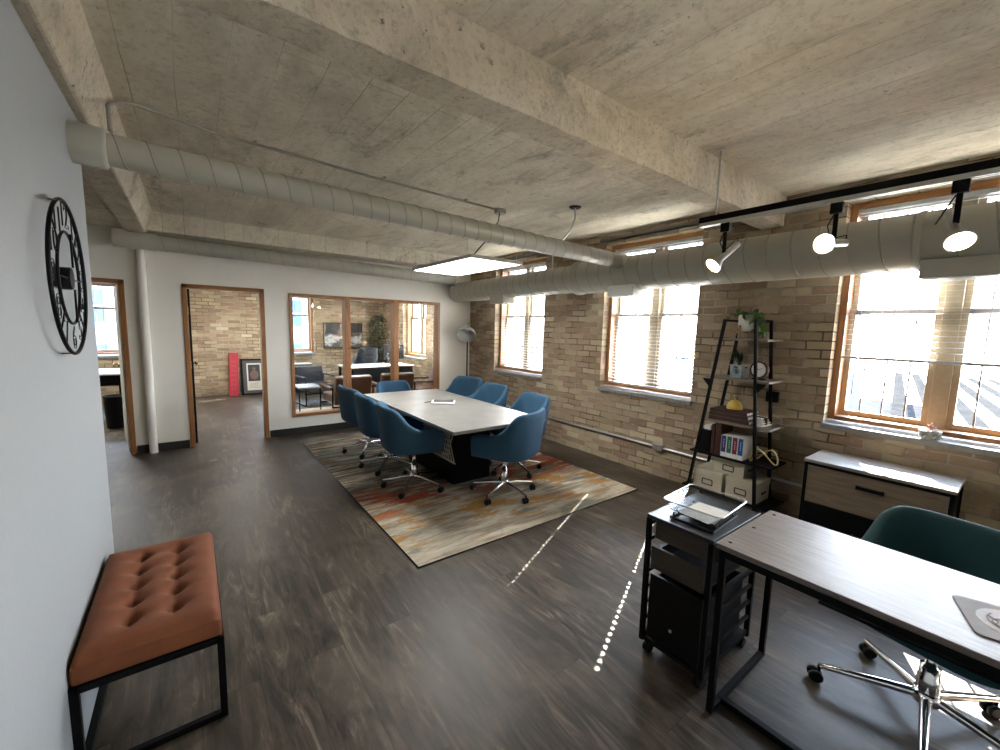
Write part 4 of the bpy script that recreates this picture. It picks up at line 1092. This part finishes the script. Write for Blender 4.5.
# ficus
q = thing('ficus_plant', 'tall dense dark green potted ficus in the glass office', 'potted plant', (3.72, 9.95, 0))
MB().lathe([(.14, 0), (.18, .30), (.185, .32), (.17, .32), (.165, .28), (.0001, .28)], 28).build('pot', M['blackp'], q)
mb = MB(); mb.tube([(0, 0, .28), (.01, 0, .8), (-.01, .01, 1.3), (0, 0, 1.7)], [.022, .018, .014, .008], 8)
lf = []; r5 = random.Random(11)
for k in range(1500):
    z = r5.uniform(.55, 1.84); R = .26*min(1, (1.9-z)/.35+.25)*min(1, (z-.4)/.3)*math.sqrt(r5.random()); a = r5.uniform(0, 2*PI)
    lf.append(((R*math.cos(a), R*math.sin(a), z), (math.cos(a)+r5.uniform(-.6,.6), math.sin(a)+r5.uniform(-.6,.6), r5.uniform(-.6,.5)), r5.uniform(.06,.09), r5.uniform(.03,.042)))
for k in range(24):
    z = .6+k*.05; a = k*2.4; mb.tube([(0, 0, z), (.12*math.cos(a), .12*math.sin(a), z+.08), (.2*math.cos(a), .2*math.sin(a), z+.12)], [.006, .004, .002], 5)
mb.build('trunk', wood('ficus_bark', (.05,.035,.02), (.12,.09,.06), 'z'), q)
fb = MB(); leafset(fb, lf, r5); fb.build('foliage', M['leafd'], q, fix=False)
# leather armchairs with black sled frames
def armchair(label, mat, loc, rz, w=.70, d=.74, hb=.74):
    q = thing('lounge_chair', label, 'armchair', loc, rz, 'leather armchairs in the glass office')   # faces +X
    MB().box((-d/2+.10, -w/2+.06, .26), (d/2, w/2-.06, .42)).build('seat_cushion', mat, q, bevel=.035, seg=4)
    T = Matrix.Translation((-d/2+.10, 0, .30)) @ Matrix.Rotation(math.radians(-12), 4, 'Y')
    MB().box((-.07, -w/2+.05, 0), (.07, w/2-.05, hb-.28), T).build('back_cushion', mat, q, bevel=.035, seg=4)
    for s_ in (-1, 1):
        y = s_*(w/2-.015)
        MB().tube([(-d/2+.04, y, .012), (d/2-.02, y, .012), (d/2-.02, y, .55), (-d/2+.02, y, .55)], .014, 8, closed=True).build('sled_frame', M['black'], q)
        MB().box((-d/2+.06, y-.03, .545), (d/2-.04, y+.03, .575)).build('arm_pad', mat, q, bevel=.012)
    mb = MB()
    for x, z in ((-d/2+.06, .24), (d/2-.06, .24)): mb.bar((x, -w/2+.015, z), (x, w/2-.015, z), .024, .024)
    mb.build('cross_bar', M['black'], q)
    return q
armchair('brown leather armchair nearest the left edge of the glass, back to the table', M['tan'], (2.12, 7.22, .01), math.radians(92))
armchair('brown leather armchair in the middle behind the glass, back to the table', M['tan'], (2.95, 7.30, .01), math.radians(88))
ac = armchair('brown leather armchair beside the brick wall in the glass office, holding a cushion', M['tan'], (3.72, 7.35, 0), math.radians(168), .66, .68, .80)
armchair('black leather armchair near the far file cabinet, facing the glass', M['navy'], (1.98, 8.85, 0), math.radians(-80), .66, .7, .72)
q = thing('throw_pillow', 'mauve throw pillow on the brown armchair by the brick wall', 'pillow', (3.80, 7.33, .44), math.radians(168)); 
pil = MB(); pil.sphere((0, 0, .20), .2, 10, (.35, 1, 1)); T_ = Matrix.Rotation(math.radians(-16), 4, 'Y')
po = pil.build('pillow_body', plain('mauve_fabric', (.22,.16,.19), .9, 0, .35, 14), q); po.data.transform(T_)
MB().tube([(.0, .195*math.cos(t), .20+.195*math.sin(t)) for t in [2*PI*k/40 for k in range(40)]], .006, 6, closed=True).build('piping', M['brownl'], q).data.transform(T_)
q = thing('side_table', 'small c-shaped side table with a grey top by the left armchair behind the glass', 'side table', (1.56, 7.66, .01))
MB().box((-.16, -.25, .50), (.19, .25, .525)).build('tabletop', plain('pale_grey_top', (.34,.35,.38), .3), q, bevel=.003)
mb = MB()
for y in (-.21, .21): mb.tube([(.15, y, .495), (-.13, y, .495), (-.145, y, .47), (-.145, y, .03), (-.13, y, .012), (.17, y, .012)], .011, 8)
mb.bar((.16, -.21, .012), (.16, .21, .012), .02, .02); mb.bar((-.14, -.21, .495), (-.14, .21, .495), .02, .018)
mb.build('leg_frame', M['black'], q)

# ------------------------------------------------------------------ outside
struct(MB().box((XO+1.5, -60, -12.3), (120, 90, -12)).box((-60, YF+2, -12.3), (XO+1.5, 90, -12)).build('street', plain('asphalt_street', (.02,.02,.022), .95, 0, .2, .5, 0, 0)))
def building(label, a, b, mat, wins, wmat, axis):
    q = thing('office_building', label, 'building', (0, 0, 0))
    MB().box(a, b).build('facade', mat, q)
    first = None
    for (u, z, w_, h_) in wins:
        if axis == 'y': loc = (u, a[1]-.04, z)
        else: loc = (a[0]-.04, u, z)
        if first is None:
            mbw = MB(); bar_ = MB()
            if axis == 'y': mbw.box((-w_/2, 0, 0), (w_/2, .05, h_)); bar_.box((-.05, -.03, 0), (.05, 0, h_)).box((-w_/2, -.03, h_*.5-.04), (w_/2, 0, h_*.5+.04))
            else: mbw.box((0, -w_/2, 0), (.05, w_/2, h_)); bar_.box((-.03, -.05, 0), (0, .05, h_)).box((-.03, -w_/2, h_*.5-.04), (0, w_/2, h_*.5+.04))
            first = mbw.build('window', wmat, q); bar_.build('glazing_bar', M['slat'], first); first.location = loc
        else:
            c = first.copy(); COL.objects.link(c); c.parent = q; c.location = loc
            for g in first.children: k_ = g.copy(); COL.objects.link(k_); k_.parent = c
    return q
bw = [(-13+2.7*i, -5+3.2*j, 1.7, 1.9) for i in range(10) for j in range(5)]
building('pale blue apartment block across the street, seen through the far windows', (-16, 34, -12), (14, 44, 12), plain('blue_grey_facade', (.11,.13,.15), .9, 0, .05, 1, 0, 0), bw, plain('dark_blue_pane', (.035,.06,.095), .6, 0, .1, 1, 0, 0), 'y')
building('grey-blue low building outside the middle windows', (26, 9, -12), (44, 34, -1.3), plain('slate_blue_wall', (.05,.058,.068), .9, 0, .2, .8, 0, 0), [(10.5+3*i, -5+2.6*j, 1.8, 1.3) for i in range(8) for j in range(2)], plain('light_pane', (.10,.12,.15), .6, 0, .1, 1, 0, 0), 'x')
building('long yellow brick building beyond the grey-blue one outside', (50, 15, -12), (60, 60, 1.2), plain('yellow_brick_wall', (.26,.20,.09), .9, 0, .1, 2, 0, 0), [(16+4*i, -3.2, 1.8, 1.8) for i in range(12)], plain('dusk_pane', (.015,.02,.03), .6, 0, .1, 1, 0, 0), 'x')
q = thing('parking_deck', 'pale car park deck with dark diagonal bays outside the right-hand window', 'parking deck', (0, 0, 0))
MB().prism([(20, -45), (130, -45), (130, 15), (20, 1.6)], -12, -6).build('deck', plain('pale_deck', (.5,.49,.46), .95, 0, .1, .5, 0, 0), q)
dk = plain('dark_bay', (.013,.0125,.012), .95, 0, .3, .6, 0, 0)
for k in range(14):
    o_ = 1.2-2.6*k; a_ = Vector((21, .17*21+o_-2.2, -5.97)); b_ = Vector((126, .17*126+o_-3.2, -5.97))
    MB().bar(a_, b_, 1.25, .06).build('bay_strip', dk, q)
MB().box((20, -45, -6), (20.4, 1.6, -5.2)).build('parapet', M['slat'], q)

# ------------------------------------------------------------------ camera
f, pi_, ya, ro = 410.74, .112505, .646104, .0249732
fw = Vector((math.sin(ya)*math.cos(pi_), math.cos(ya)*math.cos(pi_), -math.sin(pi_)))
rt = Vector((math.cos(ya), -math.sin(ya), 0)); up = rt.cross(fw)
r2 = rt*math.cos(ro)+up*math.sin(ro); u2 = up*math.cos(ro)-rt*math.sin(ro)
cam = bpy.data.cameras.new('camera'); co = bpy.data.objects.new('camera', cam); COL.objects.link(co)
cam.sensor_fit = 'HORIZONTAL'; cam.sensor_width = 36; cam.lens = f/1000*36; cam.clip_start = .02; cam.clip_end = 500
mw = Matrix.Identity(4)
for i in range(3): mw[i][0] = r2[i]; mw[i][1] = u2[i]; mw[i][2] = -fw[i]
mw.translation = (0, 0, 1.6); co.matrix_world = mw; sc.camera = co

# ------------------------------------------------------------------ light
az, el = math.radians(24.5), math.radians(38)
sd = Vector((math.cos(el)*math.cos(az), math.cos(el)*math.sin(az), math.sin(el)))
L = bpy.data.lights.new('sun', 'SUN'); L.energy = 30; L.angle = math.radians(.30); L.color = (1, .95, .86)
o = bpy.data.objects.new('sun', L); COL.objects.link(o); o.rotation_euler = sd.to_track_quat('Z', 'Y').to_euler()
W = bpy.data.worlds.new('sky'); sc.world = W; W.use_nodes = True; t = W.node_tree; bg = t.nodes['Background']
tcn = t.nodes.new('ShaderNodeTexCoord'); sx = t.nodes.new('ShaderNodeSeparateXYZ'); cr = t.nodes.new('ShaderNodeValToRGB')
t.links.new(tcn.outputs['Generated'], sx.inputs[0]); t.links.new(sx.outputs[2], cr.inputs[0]); t.links.new(cr.outputs[0], bg.inputs[0])
e = cr.color_ramp.elements; e[0].position = 0; e[0].color = (.92, .96, 1, 1); e[1].position = .75; e[1].color = (.50, .70, 1, 1)
bg.inputs[1].default_value = 9.0
def portal(loc, nrm, w, h):
    A = bpy.data.lights.new('window_portal', 'AREA'); A.shape = 'RECTANGLE'; A.size = w; A.size_y = h; A.cycles.is_portal = True
    q = bpy.data.objects.new('window_portal', A); COL.objects.link(q); q.location = loc
    q.rotation_euler = Vector(nrm).to_track_quat('-Z', 'Z').to_euler()
for a, b in WIN: portal((XO+.01, (a+b)/2, (ZW0+ZW1)/2), (-1, 0, 0), b-a, ZW1-ZW0)
for a, b in FW: portal(((a+b)/2, YF+.36, 1.59), (0, -1, 0), b-a, 1.42)
sc.cycles.use_denoising = True
try: sc.cycles.denoiser = 'OPENIMAGEDENOISE'
except Exception: pass
sc.cycles.max_bounces = 10; sc.cycles.diffuse_bounces = 6; sc.cycles.transparent_max_bounces = 24; sc.cycles.sample_clamp_indirect = 8
sc.cycles.caustics_reflective = False; sc.cycles.caustics_refractive = False
vs = sc.view_settings; vs.view_transform = 'Standard'; vs.look = 'None'; vs.exposure = 2.3; vs.gamma = 1; vs.use_curve_mapping = False
